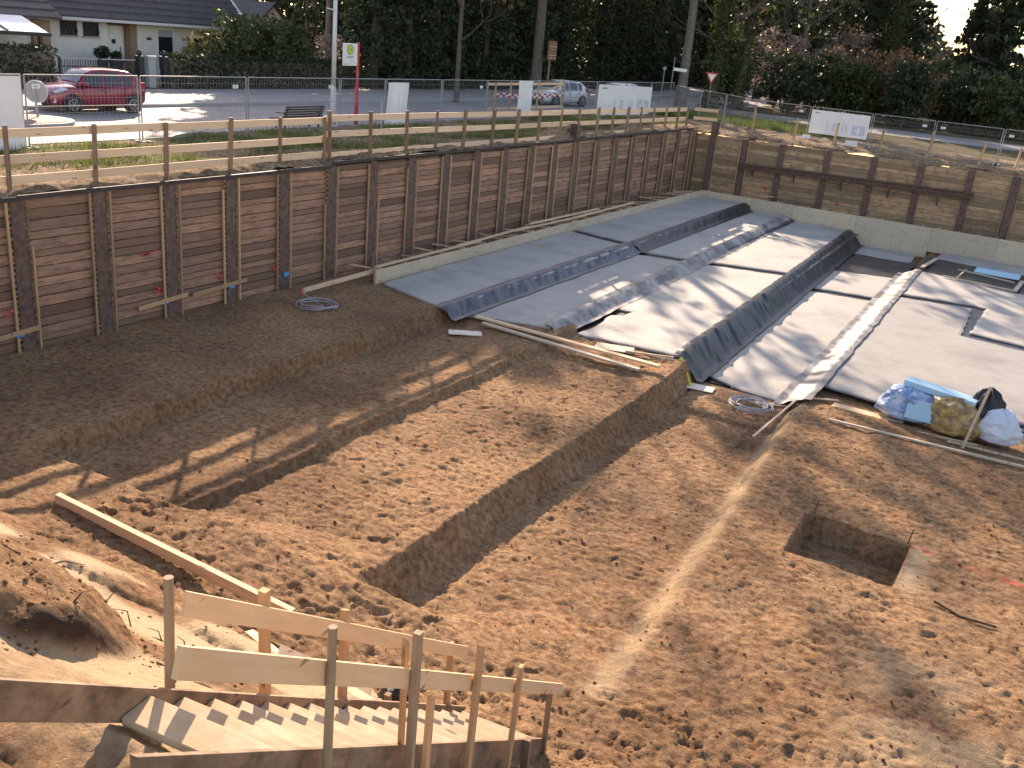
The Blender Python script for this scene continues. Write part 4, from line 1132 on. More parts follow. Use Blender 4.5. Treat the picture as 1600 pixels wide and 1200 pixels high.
def banner(x, y0, y1, z0, z1, label, axis='x', shear=0.0, marks=True, wave=0.03, seed=1, tilt=0.0):
    """cloth hung on the fence; axis 'x': cloth plane is x = const"""
    root = empty('banner', ((x, (y0 + y1) / 2, z0) if axis == 'x' else ((y0 + y1) / 2, x, z0)), label, 'banner')
    nu, nv = 40, 18
    U, V = np.meshgrid(np.linspace(0, 1, nu), np.linspace(0, 1, nv))
    off = wave * fbm(U * (y1 - y0), V * (z1 - z0), 0.6, 400 + seed, 3)
    H = y0 + (y1 - y0) * U + shear * V; Zz = z0 + (z1 - z0) * V + 0.03 * np.sin(U * 9 + seed) * (V > 0.9) + tilt * (U - 0.5)
    def P(h, z, o): return np.stack([x + o, h, z], -1) if axis == 'x' else np.stack([h, x - o, z], -1)
    def put(name, u0, u1, v0, v1, mat, lift, parent):
        nn, mm = max(2, int(30 * (u1 - u0))), max(2, int(16 * (v1 - v0)))
        U, V = np.meshgrid(np.linspace(u0, u1, nn), np.linspace(v0, v1, mm))
        off = (wave * fbm(U * (y1 - y0), V * (z1 - z0), 0.6, 400 + seed, 3) if seed != 2 else wave * 1.3 * fbm(U * (y1 - y0), V * 0.25, 0.3, 400 + seed, 3)) + lift
        H = y0 + (y1 - y0) * U + shear * V; Zz = z0 + (z1 - z0) * V + tilt * (U - 0.5)
        pf = P(H, Zz, off).reshape(-1, 3); pb = P(H, Zz, off - 0.004).reshape(-1, 3)
        F = grid_faces(nn, mm); F2 = F[:, ::-1] + len(pf)
        return mesh_obj(name, np_mesh(name, np.concatenate([pf, pb]), np.concatenate([F, F2])), M[mat], parent, True)
    cl = put('cloth', 0, 1, 0, 1, 'banner', 0.0, root)
    if marks:
        put('logo_patch', 0.73, 0.95, 0.12, 0.52, 'print', 0.007, root)
        put('logo_cross', 0.82, 0.86, 0.16, 0.48, 'banner', 0.012, root); put('logo_cross', 0.77, 0.91, 0.29, 0.35, 'banner', 0.014, root)
        put('caption', 0.06, 0.14, 0.86, 0.91, 'printdark', 0.007, root)
        for u in (0.30, 0.40, 0.44, 0.56, 0.62): put('faint_letter', u, u + 0.018, 0.18, 0.5, 'print', 0.007, root)
        put('faint_letter', 0.40, 0.46, 0.45, 0.5, 'print', 0.009, root)
    for fr in (0.33, 0.66):
        st_ = MB()
        if axis == 'x': st_.box(x - 0.05, x - 0.04, y0 + shear * .5 + 0.02, y1 + shear * .5 - 0.02, z0 + (z1 - z0) * fr, z0 + (z1 - z0) * fr + 0.01)
        else: st_.box(y0 + 0.02, y1 - 0.02, x + 0.03, x + 0.04, z0 + (z1 - z0) * fr, z0 + (z1 - z0) * fr + 0.01)
        st_.build('tie', M['grey'], root)
    return root
banner(-5.72, 47.95, 55.2, 3.12, 4.72, 'large white banner with a faint blue logo square on the street fence', seed=1, tilt=-0.15)
banner(-5.70, 29.75, 31.05, 3.10, 4.80, 'tall creased white banner hanging loose beside the bus stop', marks=False, wave=0.10, seed=2, shear=0.1)
banner(-5.72, 39.6, 40.85, 3.4, 4.92, 'narrow white banner strip left of the taped white car', marks=False, wave=0.06, seed=3)
banner(-5.72, 11.7, 15.1, 3.08, 4.88, 'pale banner at the left picture edge above the guard rail', marks=False, wave=0.04, seed=4)
banner(51.94, 4.66, 7.6, 3.46, 4.62, 'white banner with a faint blue logo on the far fence', axis='y', seed=5)
for k, (x0, x1, z0, z1) in enumerate(((4.55, 4.95, 3.2, 3.38), (6.75, 7.35, 3.12, 3.36))):
    q = MB(); q.box(x0, x1, 51.3, 51.34, z0, z1); q.box(x0 - 0.4, x0, 51.31, 51.33, z0, z0 + 0.06)
    tag(q.build('torn_sheet', M['banner']), ['small white scrap under the left end of the far banner', 'larger white scrap under the right end of the far banner'][k], 'sheet')

# ------------------------------------------------------------------ street furniture
lp = empty('lamp_post', (-6.15, 27.3, 3.06), 'tall pale grey lamp post beside the bus stop', 'lamp post')
q = MB(); q.tube((-6.15, 27.3, 3.0), (-6.15, 27.3, 4.6), 0.10, 0.095, 14); q.tube((-6.15, 27.3, 4.6), (-6.15, 27.3, 8.0), 0.085, 0.065, 14); q.build('pole', M['lampgrey'], lp, True)
q = MB(); q.path([(-6.15, 27.3, 7.95), (-6.4, 27.3, 8.15), (-7.2, 27.3, 8.2)], 0.045, 8); q.build('arm', M['lampgrey'], lp, True)
q = MB(); q.bar((-7.1, 27.3, 8.19), (-7.8, 27.3, 8.23), 0.24, 0.10); q.build('lamp_head', M['lampgrey'], lp)
q = MB(); q.bar((-6.15, 27.3, 7.15), (-6.15, 26.85, 7.2), 0.04, 0.04); q.build('bracket', M['lampgrey'], lp)
q = MB(); q.bar((-6.05, 27.05, 4.55), (-6.05, 27.25, 4.55), 0.01, 0.14); q.build('sticker', M['white'], lp)
q = MB(); q.tube((-6.15, 27.3, 3.05), (-6.15, 27.3, 3.25), 0.13, 0.12, 14); q.build('base_collar', M['lampgrey'], lp, True)

bs = empty('bus_stop_sign', (-7.4, 30.1, 3.06), 'bus stop sign with green and yellow H emblem on a red pole', 'sign')
q = MB(); q.tube((-7.4, 30.1, 3.0), (-7.4, 30.1, 6.1), 0.055, 0.055, 12); q.tube((-7.4, 30.1, 3.0), (-7.4, 30.1, 4.5), 0.075, 0.07, 12); q.build('pole', M['signred'], bs, True)
q = MB(); q.box(-7.40, -7.36, 29.20, 30.03, 5.24, 6.05); bd = q.build('board', M['white'], bs, bevel=0.01)
q = MB(); q.disc((-7.352, 29.6, 5.82), (1, 0, 0), 0.185, 28, 0.008); q.build('emblem_ring', M['signgreen'], bd)
q = MB(); q.disc((-7.344, 29.6, 5.82), (1, 0, 0), 0.15, 28, 0.008); q.build('emblem_disc', M['signyellow'], bd)
q = MB(); q.box(-7.34, -7.334, 29.52, 29.56, 5.73, 5.91); q.box(-7.34, -7.334, 29.64, 29.68, 5.73, 5.91); q.box(-7.34, -7.334, 29.56, 29.64, 5.80, 5.84); q.build('letter', M['signgreen'], bd)
q = MB()
for k in range(9): y = 29.40 + k * 0.048; q.box(-7.36, -7.354, y, y + 0.035, 5.53, 5.58)
q.build('stop_name', M['printdark'], bd)
q = MB()
for k in range(4): q.box(-7.36, -7.354, 29.62, 29.62 + 0.08 + 0.05 * (k % 3), 5.45 - k * 0.035, 5.462 - k * 0.035)
for k in range(3): q.box(-7.36, -7.354, 29.28 + k * 0.1, 29.35 + k * 0.1, 5.28, 5.32)
q.build('route_text', M['print'], bd)
q = MB(); q.box(-7.355, -7.348, 29.22, 29.30, 5.27, 5.34); q.build('route_patch', M['signyellow'], bd)
q = MB()
for zz in (5.3, 5.65, 6.0): q.box(-7.46, -7.34, 30.02, 30.16, zz - 0.02, zz + 0.02)
q.build('clamp', M['signred'], bs)
# peg with cross lath beside it
q = MB(); q.bar((-4.8, 28.4, 3.1), (-4.78, 28.35, 4.25), 0.022, 0.022); q.bar((-4.8, 28.2, 3.72), (-4.8, 28.95, 3.78), 0.02, 0.035)
tag(q.build('marker_cross', M['formply']), 'white survey stake with a cross lath near the lamp post', 'stake')

bench = empty('park_bench', (-7.2, 26.4, 3.06), 'dark slatted park bench seen from behind at the roadside', 'bench')
for k in range(5):
    z = 3.50 + k * 0.085; x = -6.88 + k * 0.03
    q = MB(); q.bar((x, 25.55, z), (x, 27.55, z), 0.03, 0.06); q.build('back_slat', M['darkwood'], bench)
for k in range(4):
    x = -7.0 - k * 0.11
    q = MB(); q.bar((x, 25.35, 3.42), (x, 27.55, 3.42), 0.09, 0.035); q.build('seat_slat', M['darkwood'], bench)
for y in (25.7, 27.4):
    q = MB(); q.bar((-6.92, y, 3.05), (-6.95, y, 3.42), 0.05, 0.05); q.bar((-6.93, y, 3.4), (-6.76, y, 3.88), 0.04, 0.04, (1, 0, 0)); q.bar((-7.38, y, 3.05), (-7.34, y, 3.42), 0.05, 0.05); q.build('leg', M['black'], bench)
    q = MB(); q.bar((-6.9, y, 3.62), (-7.36, y, 3.60), 0.05, 0.03); q.build('armrest', M['black'], bench)

isl = empty('traffic_island', (-10.6, 16.5, 3.07), 'red paved traffic island with a pale kerb, below the red car', 'traffic island')
def stadium(r, y0, y1, x, n=10):
    out = [(x + r * math.cos(t), y1 + r * math.sin(t)) for t in np.linspace(0, math.pi, n)]
    out += [(x + r * math.cos(t), y0 + r * math.sin(t)) for t in np.linspace(math.pi, 2 * math.pi, n)]
    return out
q = MB(); q.prism(stadium(1.25, 10, 18.5, -10.6), 'z', GZ, GZ + 0.12); q.build('kerb', M['kerb'], isl)
q = MB(); q.prism(stadium(1.05, 10, 18.5, -10.6), 'z', GZ + 0.1, GZ + 0.135); q.build('paving', M['redpave'], isl)
ts = empty('traffic_sign', (-10.9, 19.0, 3.18), 'round traffic sign seen from its grey back on the traffic island', 'sign')
q = MB(); q.tube((-10.9, 18.95, 3.1), (-10.95, 18.9, 4.25), 0.035, None, 10); q.build('pole', M['grey'], ts, True)
q = MB(); q.disc((-10.95, 18.98, 3.95), (0.75, -0.65, 0.0), 0.33, 28, 0.02); q.build('disc', M['grey'], ts)
q = MB(); q.path([(-10.95 + 0.33 * math.cos(t) * 0.65 + 0.01, 18.98 + 0.33 * math.cos(t) * 0.75 - 0.005, 3.95 + 0.33 * math.sin(t)) for t in np.linspace(0, 2 * math.pi, 28, endpoint=False)], 0.014, 5, True); q.build('rim', M['white'], ts, True)
q = MB(); q.bar((-10.92, 18.88, 3.95), (-10.90, 18.86, 3.95), 0.06, 0.3); q.build('clamp', M['grey'], ts)

def pole_sign(name, loc, h, label, build, r=0.03):
    root = empty(name, loc, label, 'sign')
    q = MB(); q.tube(loc, (loc[0], loc[1], loc[2] + h), r, None, 8); q.build('pole', M['galv'], root, True)
    build(root, loc)
    return root
def street_name(root, l):
    q = MB(); q.bar((l[0], l[1], l[2] + h_), (l[0] + 0.75, l[1] + 0.55, l[2] + h_ - 0.04), 0.03, 0.2); bd = q.build('name_board', M['white'], root)
h_ = 2.55
pole_sign('street_name_sign', (-7.9, 63.5, 3.06), 3.3, 'street name sign with a white board on a tall pole', street_name)
q = MB(); q.tube((-8.4, 63.2, 3.06), (-8.4, 63.2, 5.5), 0.03, None, 8); q.disc((-8.4, 63.2, 5.6), (0.3, -1, 0), 0.12, 12, 0.02)
tag(q.build('sign_pole', M['galv']), 'shorter bare pole left of the street name sign', 'pole')
def give_way(root, l):
    c = Vector((l[0], l[1] - 0.04, l[2] + 2.25)); w = 0.45
    d = Vector((0.86, 0.5, 0)); n = Vector((0.5, -0.86, 0))
    def tri(s, off):
        return [c + d * (-s) + Vector((0, 0, s * 0.58)) + n * off, c + d * s + Vector((0, 0, s * 0.58)) + n * off, c + Vector((0, 0, -s * 1.15)) + n * off]
    for nm, s, off, mt in (('red_border', w, 0.02, 'signred'), ('white_field', w * 0.62, 0.035, 'white')):
        a = tri(s, off); b = tri(s, off - 0.012)
        q = MB(); q.add(a + b, [(0, 2, 1), (3, 4, 5), (0, 1, 4, 3), (1, 2, 5, 4), (2, 0, 3, 5)]); q.build(nm, M[mt], root)
pole_sign('give_way_sign', (-6.2, 66.5, 3.06), 2.6, 'give way sign, white triangle with red border, behind the fence bend', give_way)

# tape barrier around the tree
tbar = empty('tape_barrier', (-6.9, 43.5, 3.1), 'light wooden barrier frame with red and white tape by the white car', 'barrier')
for (x, y, z1) in ((-7.2, 41.3, 4.75), (-7.2, 44.0, 4.85), (-7.3, 46.8, 4.85), (-7.0, 39.6, 4.7)):
    q = MB(); q.bar((x, y, 3.05), (x, y + 0.05, z1), 0.07, 0.07); q.build('post', M['newwood_z'], tbar)
q = MB(); q.bar((-7.2, 39.3, 4.62), (-7.25, 46.9, 4.66), 0.03, 0.12); q.build('rail', M['newwood'], tbar)
q = MB(); q.bar((-7.2, 44.0, 4.2), (-7.3, 46.8, 4.6), 0.03, 0.09); q.build('brace', M['newwood'], tbar)
q = MB(); q.bar((-7.2, 39.4, 3.5), (-7.25, 46.9, 3.5), 0.03, 0.12); q.build('rail', M['newwood'], tbar)
for k in range(26):
    y0 = 39.7 + k * 0.27; sag = 0.12 * math.sin(k / 26 * math.pi) + 0.03 * math.sin(k * 1.3)
    for r in range(2):
        q = MB(); q.bar((-7.14, y0, 4.12 - sag + r * 0.10), (-7.14, y0 + 0.27, 4.12 - sag + r * 0.1), 0.006, 0.085); q.build('tape', M['signred' if (k + r) % 2 else 'white'], tbar)

# ------------------------------------------------------------------ vehicles
def make_car(name, paint, label, cat, L=3.78, W=1.68, H=1.53):
    """hatchback built at the origin, nose towards +x"""
    root = empty(name, (0, 0, 0), label, cat)
    hl = L / 2; hw = W / 2; k = H / 1.53
    xs = np.array([-1.0, -0.97, -0.88, -0.6, -0.3, 0.0, 0.3, 0.55, 0.75, 0.9, 0.97, 1.0]) * hl
    wd = np.array([0.70, 0.86, 0.95, 1.0, 1.0, 1.0, 1.0, 0.99, 0.95, 0.86, 0.74, 0.55]) * hw
    zl = np.array([0.42, 0.32, 0.24, 0.20, 0.19, 0.19, 0.19, 0.19, 0.20, 0.22, 0.28, 0.36]) * k
    zt = np.array([0.86, 0.98, 1.02, 1.00, 0.97, 0.94, 0.93, 0.93, 0.90, 0.80, 0.68, 0.58]) * k
    prof = [(0.0, 0.0, 0), (0.80, 0.0, 0), (0.96, 0.10, 0), (1.0, 0.35, 0), (1.0, 0.60, 0), (0.97, 0.86, 0), (0.90, 0.96, 0), (0.70, 1.0, 0.02), (0.35, 1.0, 0.045), (0.0, 1.0, 0.05)]
    V = []
    for x, w, a, b in zip(xs, wd, zl, zt):
        ring = [(x, s * w, a + (b - a) * t + c) for (s, t, c) in prof]
        ring += [(p[0], -p[1], p[2]) for p in ring[-2:0:-1]]
        V += ring
    n = len(prof) * 2 - 2
    F = [(i * n + j, i * n + (j + 1) % n, (i + 1) * n + (j + 1) % n, (i + 1) * n + j) for i in range(len(xs) - 1) for j in range(n)]
    F += [tuple(range(n)), tuple(range(len(V) - 1, len(V) - n - 1, -1))]
    b = MB(); b.add(V, F); body = b.build('body', M[paint], root, True)
    sub = body.modifiers.new('sub', 'SUBSURF'); sub.levels = 1; sub.render_levels = 2
    # greenhouse surface
    def roof(x):
        t = x / hl
        return np.interp(t, [-0.97, -0.86, -0.68, -0.45, -0.1, 0.12, 0.30, 0.52], [0.98, 1.22, 1.46, 1.51, 1.53, 1.49, 1.32, 0.95]) * k
    def S(x, t, lift=0.0):
        zb = 0.93 * k; zr = max(float(roof(x)) - 0.03, zb + 0.01)
        full = (zr - zb) / (0.58 * k)
        w0 = hw * 0.90; w1 = w0 - (hw * 0.26) * min(1, full)
        z = zb + (zr - zb) * t; w = w0 + (w1 - w0) * t ** 1.2
        return x, w + lift, z
    gx = np.linspace(-0.96, 0.52, 26) * hl
    V = []; nt_ = 6
    for x in gx:
        row = [S(x, t) for t in np.linspace(0, 1, nt_)]
        zr = float(roof(x)); wtop = row[-1][1]
        row += [(x, wtop * 0.75, row[-1][2] + 0.025), (x, wtop * 0.3, row[-1][2] + 0.04)]
        row = row + [(p[0], -p[1], p[2]) for p in row[::-1]]
        V += row
    m = len(V) // len(gx)
    F = [(i * m + j, i * m + j + 1, (i + 1) * m + j + 1, (i + 1) * m + j) for i in range(len(gx) - 1) for j in range(m - 1)]
    b = MB(); b.add(V, F); b.build('cabin', M[paint], root, True)
    # side windows follow the cabin surface
    for sgn in (1, -1):
        for (x0, x1, nm) in ((0.36, -0.02, 'front_window'), (-0.06, -0.44, 'rear_window'), (-0.48, -0.66, 'quarter_window')):
            vs = []; q = 8
            for i in range(q + 1):
                x = (x0 + (x1 - x0) * i / q) * hl
                zt_ = 0.86
                for t in (0.06, 0.45, zt_):
                    p = S(x, t, 0.012); vs.append((p[0], sgn * p[1], p[2]))
            fs = [(i * 3 + j, i * 3 + j + 1, i * 3 + j + 4, i * 3 + j + 3) for i in range(q) for j in range(2)]
            b = MB(); b.add(vs, fs); b.build(nm, M['carglass'], root, True)
        # door seams, handles, mirror, sill
        for x in (0.40, -0.04, -0.47):
            b = MB(); b.box(x * hl - 0.006, x * hl + 0.006, sgn * hw * 0.985 - 0.012, sgn * hw * 0.985 + 0.018, 0.32 * k, 0.92 * k); b.build('door_seam', M['black'], root)
        for x in (0.03, -0.38):
            b = MB(); b.box(x * hl - 0.09, x * hl + 0.05, sgn * hw * 0.995 - 0.02, sgn * hw * 0.995 + 0.03, 0.80 * k, 0.83 * k); b.build('door_handle', M[paint], root)
        b = MB(); b.tube((0.36 * hl, sgn * hw * 0.88, 0.98 * k), (0.38 * hl, sgn * (hw + 0.16), 1.02 * k), 0.05, 0.085, 10); b.build('mirror', M[paint], root, True)
        # lamps
        b = MB(); vs = [(0.70, 0.955, 0.80), (0.93, 0.84, 0.66), (0.955, 0.70, 0.70), (0.80, 0.82, 0.86)]
        P = [(a * hl, sgn * c * hw, z * k) for a, c, z in vs]; P2 = [(p[0] + 0.05, p[1] + sgn * 0.035, p[2] + 0.035) for p in P]
        b.add(P + P2, [(0, 1, 2, 3), (7, 6, 5, 4), (0, 4, 5, 1), (1, 5, 6, 2), (2, 6, 7, 3), (3, 7, 4, 0)]); b.build('headlight', M['lens'], root)
        b = MB(); b.disc((0.93 * hl, sgn * hw * 0.70, 0.42 * k), (1, sgn * 0.5, 0), 0.085, 14, 0.12); b.build('fog_light', M['lens'], root)
        b = MB(); b.box(-0.935 * hl, -0.83 * hl, min(sgn * hw * 0.74, sgn * hw * 0.93), max(sgn * hw * 0.74, sgn * hw * 0.93), 0.86 * k, 1.10 * k); b.build('tail_light', M['redlens'], root, bevel=0.02)
        for x in (0.635, -0.645):
            b = MB(); b.tube((x * hl, sgn * (hw - 0.10), 0.31), (x * hl, sgn * (hw + 0.004), 0.31), 0.365, None, 26); b.build('wheel_arch', M['black'], root)
            b = MB(); b.tube((x * hl, sgn * (hw - 0.20), 0.30), (x * hl, sgn * (hw + 0.012), 0.30), 0.30, 0.295, 26); wh = b.build('tyre', M['rubber'], root, False)
            b = MB(); b.tube((x * hl, sgn * (hw + 0.006), 0.30), (x * hl, sgn * (hw + 0.018), 0.30), 0.195, 0.19, 24); rm = b.build('rim', M['darksteel'], wh)
            b = MB()
            for i in range(6):
                a = i * math.pi / 3
                b.bar((x * hl, sgn * (hw + 0.022), 0.30), (x * hl + 0.185 * math.cos(a), sgn * (hw + 0.022), 0.30 + 0.185 * math.sin(a)), 0.02, 0.055, (0, 1, 0))
            b.path([(x * hl + 0.19 * math.cos(t), sgn * (hw + 0.02), 0.30 + 0.19 * math.sin(t)) for t in np.linspace(0, 2 * math.pi, 24, endpoint=False)], 0.014, 5, True)
            b.build('spokes', M['rim'], wh)
    # windscreen, rear glass
    for (x0, x1, nm) in ((0.475, 0.20, 'windscreen'), (-0.93, -0.72, 'rear_glass')):
        vs = []
        for i in range(7):
            x = (x0 + (x1 - x0) * i / 6) * hl
            z = float(roof(x)) + 0.028
            wv = S(x, 1.0)[1] * 0.90
            for f in (-1, -0.5, 0, 0.5, 1): vs.append((x + (0.02 if x > 0 else -0.02), f * wv, z + 0.02 * (1 - abs(f))))
        fs = [(i * 5 + j, i * 5 + j + 1, i * 5 + j + 6, i * 5 + j + 5) for i in range(6) for j in range(4)]
        b = MB(); b.add(vs, fs); b.build(nm, M['carglass'], root, True)
    b = MB(); b.box(0.985 * hl, 1.0 * hl + 0.03, -0.40, 0.40, 0.36 * k, 0.46 * k); b.build('lower_grille', M['black'], root)
    b = MB(); b.box(0.965 * hl, 0.995 * hl, -0.34, 0.34, 0.60 * k, 0.66 * k); b.build('upper_grille', M['black'], root)
    b = MB(); b.box(1.0 * hl + 0.02, 1.0 * hl + 0.035, -0.25, 0.25, 0.47 * k, 0.57 * k); b.build('number_plate', M['white'], root)
    b = MB(); b.tube((-0.1 * hl, 0, 1.56 * k), (-0.16 * hl, 0, 1.72 * k), 0.008, 0.004, 5); b.build('aerial', M['black'], root)
    return root
c = make_car('red_car', 'redpaint', 'small dark red hatchback driving along the street in front of the house', 'car'); c.location = (-13.0, 22.45, GZ + 0.015); c.rotation_euler = (0, 0, R(-96)); c.scale = (0.93, 0.93, 0.95)
c = make_car('white_car', 'whitepaint', 'white car parked behind the red and white tape', 'car', 4.0, 1.72, 1.48); c.location = (-10.9, 53.2, GZ + 0.015); c.rotation_euler = (0, 0, R(-100))
c = make_car('white_car', 'whitepaint', 'white car mostly hidden behind the large white banner', 'car', 4.0, 1.72, 1.5); c.location = (-9.0, 58.8, GZ + 0.015); c.rotation_euler = (0, 0, R(80))

# ------------------------------------------------------------------ houses
def stepped_roof(b, xe, ze, xr, zr, y0, y1, n, th=0.10):
    """roof slope of n tile courses from the eave line to the ridge line, each course a little proud"""
    for k in range(n):
        xa = xe + (xr - xe) * k / n; za = ze + (zr - ze) * k / n
        xb = xe + (xr - xe) * (k + 1) / n; zb = ze + (zr - ze) * (k + 1) / n
        b.add([(xa, y0, za), (xa, y1, za), (xb, y1, zb), (xb, y0, zb), (xa, y0, za + th), (xa, y1, za + th), (xb, y1, zb + th * 0.45), (xb, y0, zb + th * 0.45)],
              [(3, 2, 1, 0), (4, 5, 6, 7), (0, 1, 5, 4), (1, 2, 6, 5), (2, 3, 7, 6), (3, 0, 4, 7)])
hs = empty('house', (-28, 35, 3.1), 'cream bungalow with a dark tiled roof behind the red car', 'house')
q = MB(); q.box(-33, -24, 28.6, 31.6, 3.1, 5.95); q.box(-33, -24.5, 31.6, 33.3, 3.1, 5.95); q.box(-33, -24, 33.3, 39.5, 3.1, 5.95)
q.add([(-33.0, 39.5, 5.95), (-24.0, 39.5, 5.95), (-28.5, 39.5, 10.0), (-33.0, 39.4, 5.95), (-24.0, 39.4, 5.95), (-28.5, 39.4, 10.0)], [(0, 2, 1), (3, 4, 5), (0, 1, 4, 3), (1, 2, 5, 4), (2, 0, 3, 5)])
q.build('wall', M['render'], hs)
q = MB(); stepped_roof(q, -23.3, 5.85, -28.5, 10.55, 28.0, 40.1, 16); stepped_roof(q, -33.7, 5.85, -28.5, 10.55, 28.0, 40.1, 16); rf = q.build('roof', M['roof'], hs)
q = MB(); q.bar((-23.2, 28.0, 5.80), (-23.2, 40.1, 5.80), 0.12, 0.12); q.build('gutter', M['lampgrey'], hs)
q = MB(); q.bar((-23.3, 40.13, 5.9), (-28.5, 40.13, 10.6), 0.05, 0.18); q.build('verge_board', M['white'], hs)
q = MB(); q.box(-24.5, -24.44, 31.68, 32.8, 3.15, 5.55); dr = q.build('door', M['white'], hs)
q = MB(); q.tube((-24.42, 32.62, 4.2), (-24.42, 32.62, 4.6), 0.02, None, 6); q.build('door_handle', M['black'], dr)
q = MB(); q.box(-24.44, -24.4, 32.15, 32.35, 4.75, 4.95); q.build('peephole', M['black'], dr)
q = MB(); q.box(-24.48, -24.02, 32.9, 33.298, 3.1, 5.9); q.build('stone_pier', M['brick'], hs)
q = MB(); q.box(-24.48, -24.1, 31.62, 32.88, 5.6, 5.93); q.build('porch_lintel', M['brown'], hs)
def window(y0, y1, z0, z1, grille=False, shutter=0.0):
    q = MB(); x = -23.99; f = 0.07
    q.box(x, x + 0.05, y0, y1, z0, z0 + f); q.box(x, x + 0.05, y0, y1, z1 - f, z1); q.box(x, x + 0.05, y0, y0 + f, z0 + f, z1 - f); q.box(x, x + 0.05, y1 - f, y1, z0 + f, z1 - f)
    w = q.build('window', M['white'] if not grille else M['black'], hs)
    q = MB(); q.box(x, x + 0.02, y0 + f, y1 - f, z0 + f, z1 - f); q.build('pane', M['glassdark'], w)
    q = MB(); q.box(x, x + 0.12, y0 - 0.05, y1 + 0.05, z0 - 0.05, z0 - 0.004); q.build('sill', M['kerb'], w)
    if shutter:
        q = MB(); q.box(x + 0.022, x + 0.04, y0 + f, y1 - f, z1 - f - (z1 - z0) * shutter, z1 - f - 0.002); q.build('shutter', M['grey'], w)
    if grille:
        q = MB()
        for k in range(5): y = y0 + (y1 - y0) * (k + 0.5) / 5; q.path([(x + 0.1, y - 0.06, z0), (x + 0.12, y + 0.06, z0 + (z1 - z0) * .33), (x + 0.12, y - 0.06, z0 + (z1 - z0) * .66), (x + 0.1, y + 0.06, z1)], 0.018, 5)
        q.build('grille', M['black'], w)
window(29.1, 29.95, 5.05, 5.66, True); window(30.28, 31.1, 5.05, 5.66, True)
window(34.45, 35.5, 4.25, 5.6, False, 0.25); window(36.7, 38.0, 4.6, 5.6, False, 0.2)
q = MB()
for k, yy in enumerate((33.85, 33.95, 34.05)): q.box(-23.995, -23.97, yy, yy + 0.07, 5.0, 5.13)
q.build('house_number', M['black'], hs)
# front wing with brick and garage
wg = empty('garage', (-23, 24, 3.1), 'garage wing with tan brick corner and low dark roof at the left edge', 'garage')
q = MB(); q.box(-32, -22.6, 15, 26.7, 3.1, 5.7); q.build('wall', M['render'], wg)
q = MB(); q.box(-23.6, -22.4, 26.7, 27.5, 3.1, 5.7); q.build('brick_pier', M['brick'], wg)
q = MB(); stepped_roof(q, -21.9, 5.75, -27.5, 9.3, 14, 27.8, 12); q.build('roof', M['roof'], wg)
q = MB(); q.box(-22.59, -22.55, 20.5, 24.5, 3.15, 5.3); q.build('garage_door', M['white'], wg)
cp = empty('carport', (-20.8, 23, 3.1), 'lean-to canopy with white translucent roof panels on dark posts', 'carport')
for k in range(6):
    y0 = 15.4 + k * 1.75
    q = MB(); a = [(-22.5, y0 + 0.03, 6.02), (-22.5, y0 + 1.72, 6.02), (-20.2, y0 + 1.72, 5.28), (-20.2, y0 + 0.03, 5.28)]
    q.add(a + [(x, y, z - 0.03) for x, y, z in a], [(3, 2, 1, 0), (4, 5, 6, 7), (0, 1, 5, 4), (1, 2, 6, 5), (2, 3, 7, 6), (3, 0, 4, 7)]); q.build('roof_panel', M['frost'], cp)
    q = MB(); q.bar((-22.5, y0, 6.03), (-20.2, y0, 5.29), 0.05, 0.09); q.build('rafter', M['black'], cp)
q = MB(); q.bar((-20.2, 15.3, 5.2), (-20.2, 26.0, 5.2), 0.12, 0.14); q.build('eave_beam', M['black'], cp)
for y in (15.6, 19.1, 22.6, 25.5):
    q = MB(); q.box(-20.27, -20.13, y - 0.06, y + 0.06, 3.1, 5.14); q.build('post', M['black'], cp)
# garden railing, gate pillars, letter box, pots
gf = empty('garden_fence', (-19.4, 27.5, 3.2), 'low black iron garden railing behind the red car', 'fence')
for y in np.linspace(25.75, 29.5, 3):
    q = MB(); q.box(-19.44, -19.36, y - 0.04, y + 0.04, 3.1, 4.42); q.build('post', M['black'], gf)
for z in (3.35, 4.05, 4.36):
    q = MB(); q.box(-19.42, -19.38, 25.75, 29.5, z - 0.02, z + 0.02); q.build('rail', M['black'] if z < 4.3 else M['grey'], gf)
for k in range(30):
    y = 25.85 + k * 0.122
    q = MB(); q.box(-19.409, -19.391, y, y + 0.018, 3.37, 4.34); q.build('bar', M['black'], gf)
gt = empty('garden_gate', (-19.4, 30.3, 3.2), 'iron garden gate between two dark pillars with ball tops', 'gate')
for y in (29.68, 31.0):
    q = MB(); q.box(-19.55, -19.25, y - 0.14, y + 0.14, 3.1, 4.55); p_ = q.build('pillar', M['black'], gt)
    q = MB(); q.path([(-19.4, y, 4.55), (-19.4, y, 4.62), (-19.4, y, 4.70), (-19.4, y, 4.78), (-19.4, y, 4.81)], [0.07, 0.10, 0.115, 0.07, 0.01], 10); q.build('ball', M['black'], p_, True)
for k in range(9):
    y = 29.9 + k * 0.12
    q = MB(); q.box(-19.41, -19.39, y, y + 0.02, 3.25, 3.95 + 0.15 * math.sin(k / 8 * math.pi)); q.build('bar', M['grey'], gt)
lb = MB(); lb.box(-19.7, -19.4, 30.15, 30.55, 3.2, 4.45); lb.box(-19.75, -19.35, 30.1, 30.6, 4.45, 4.56); tag(lb.build('letter_box', M['grey']), 'grey letter box pillar behind the garden gate', 'letter box')
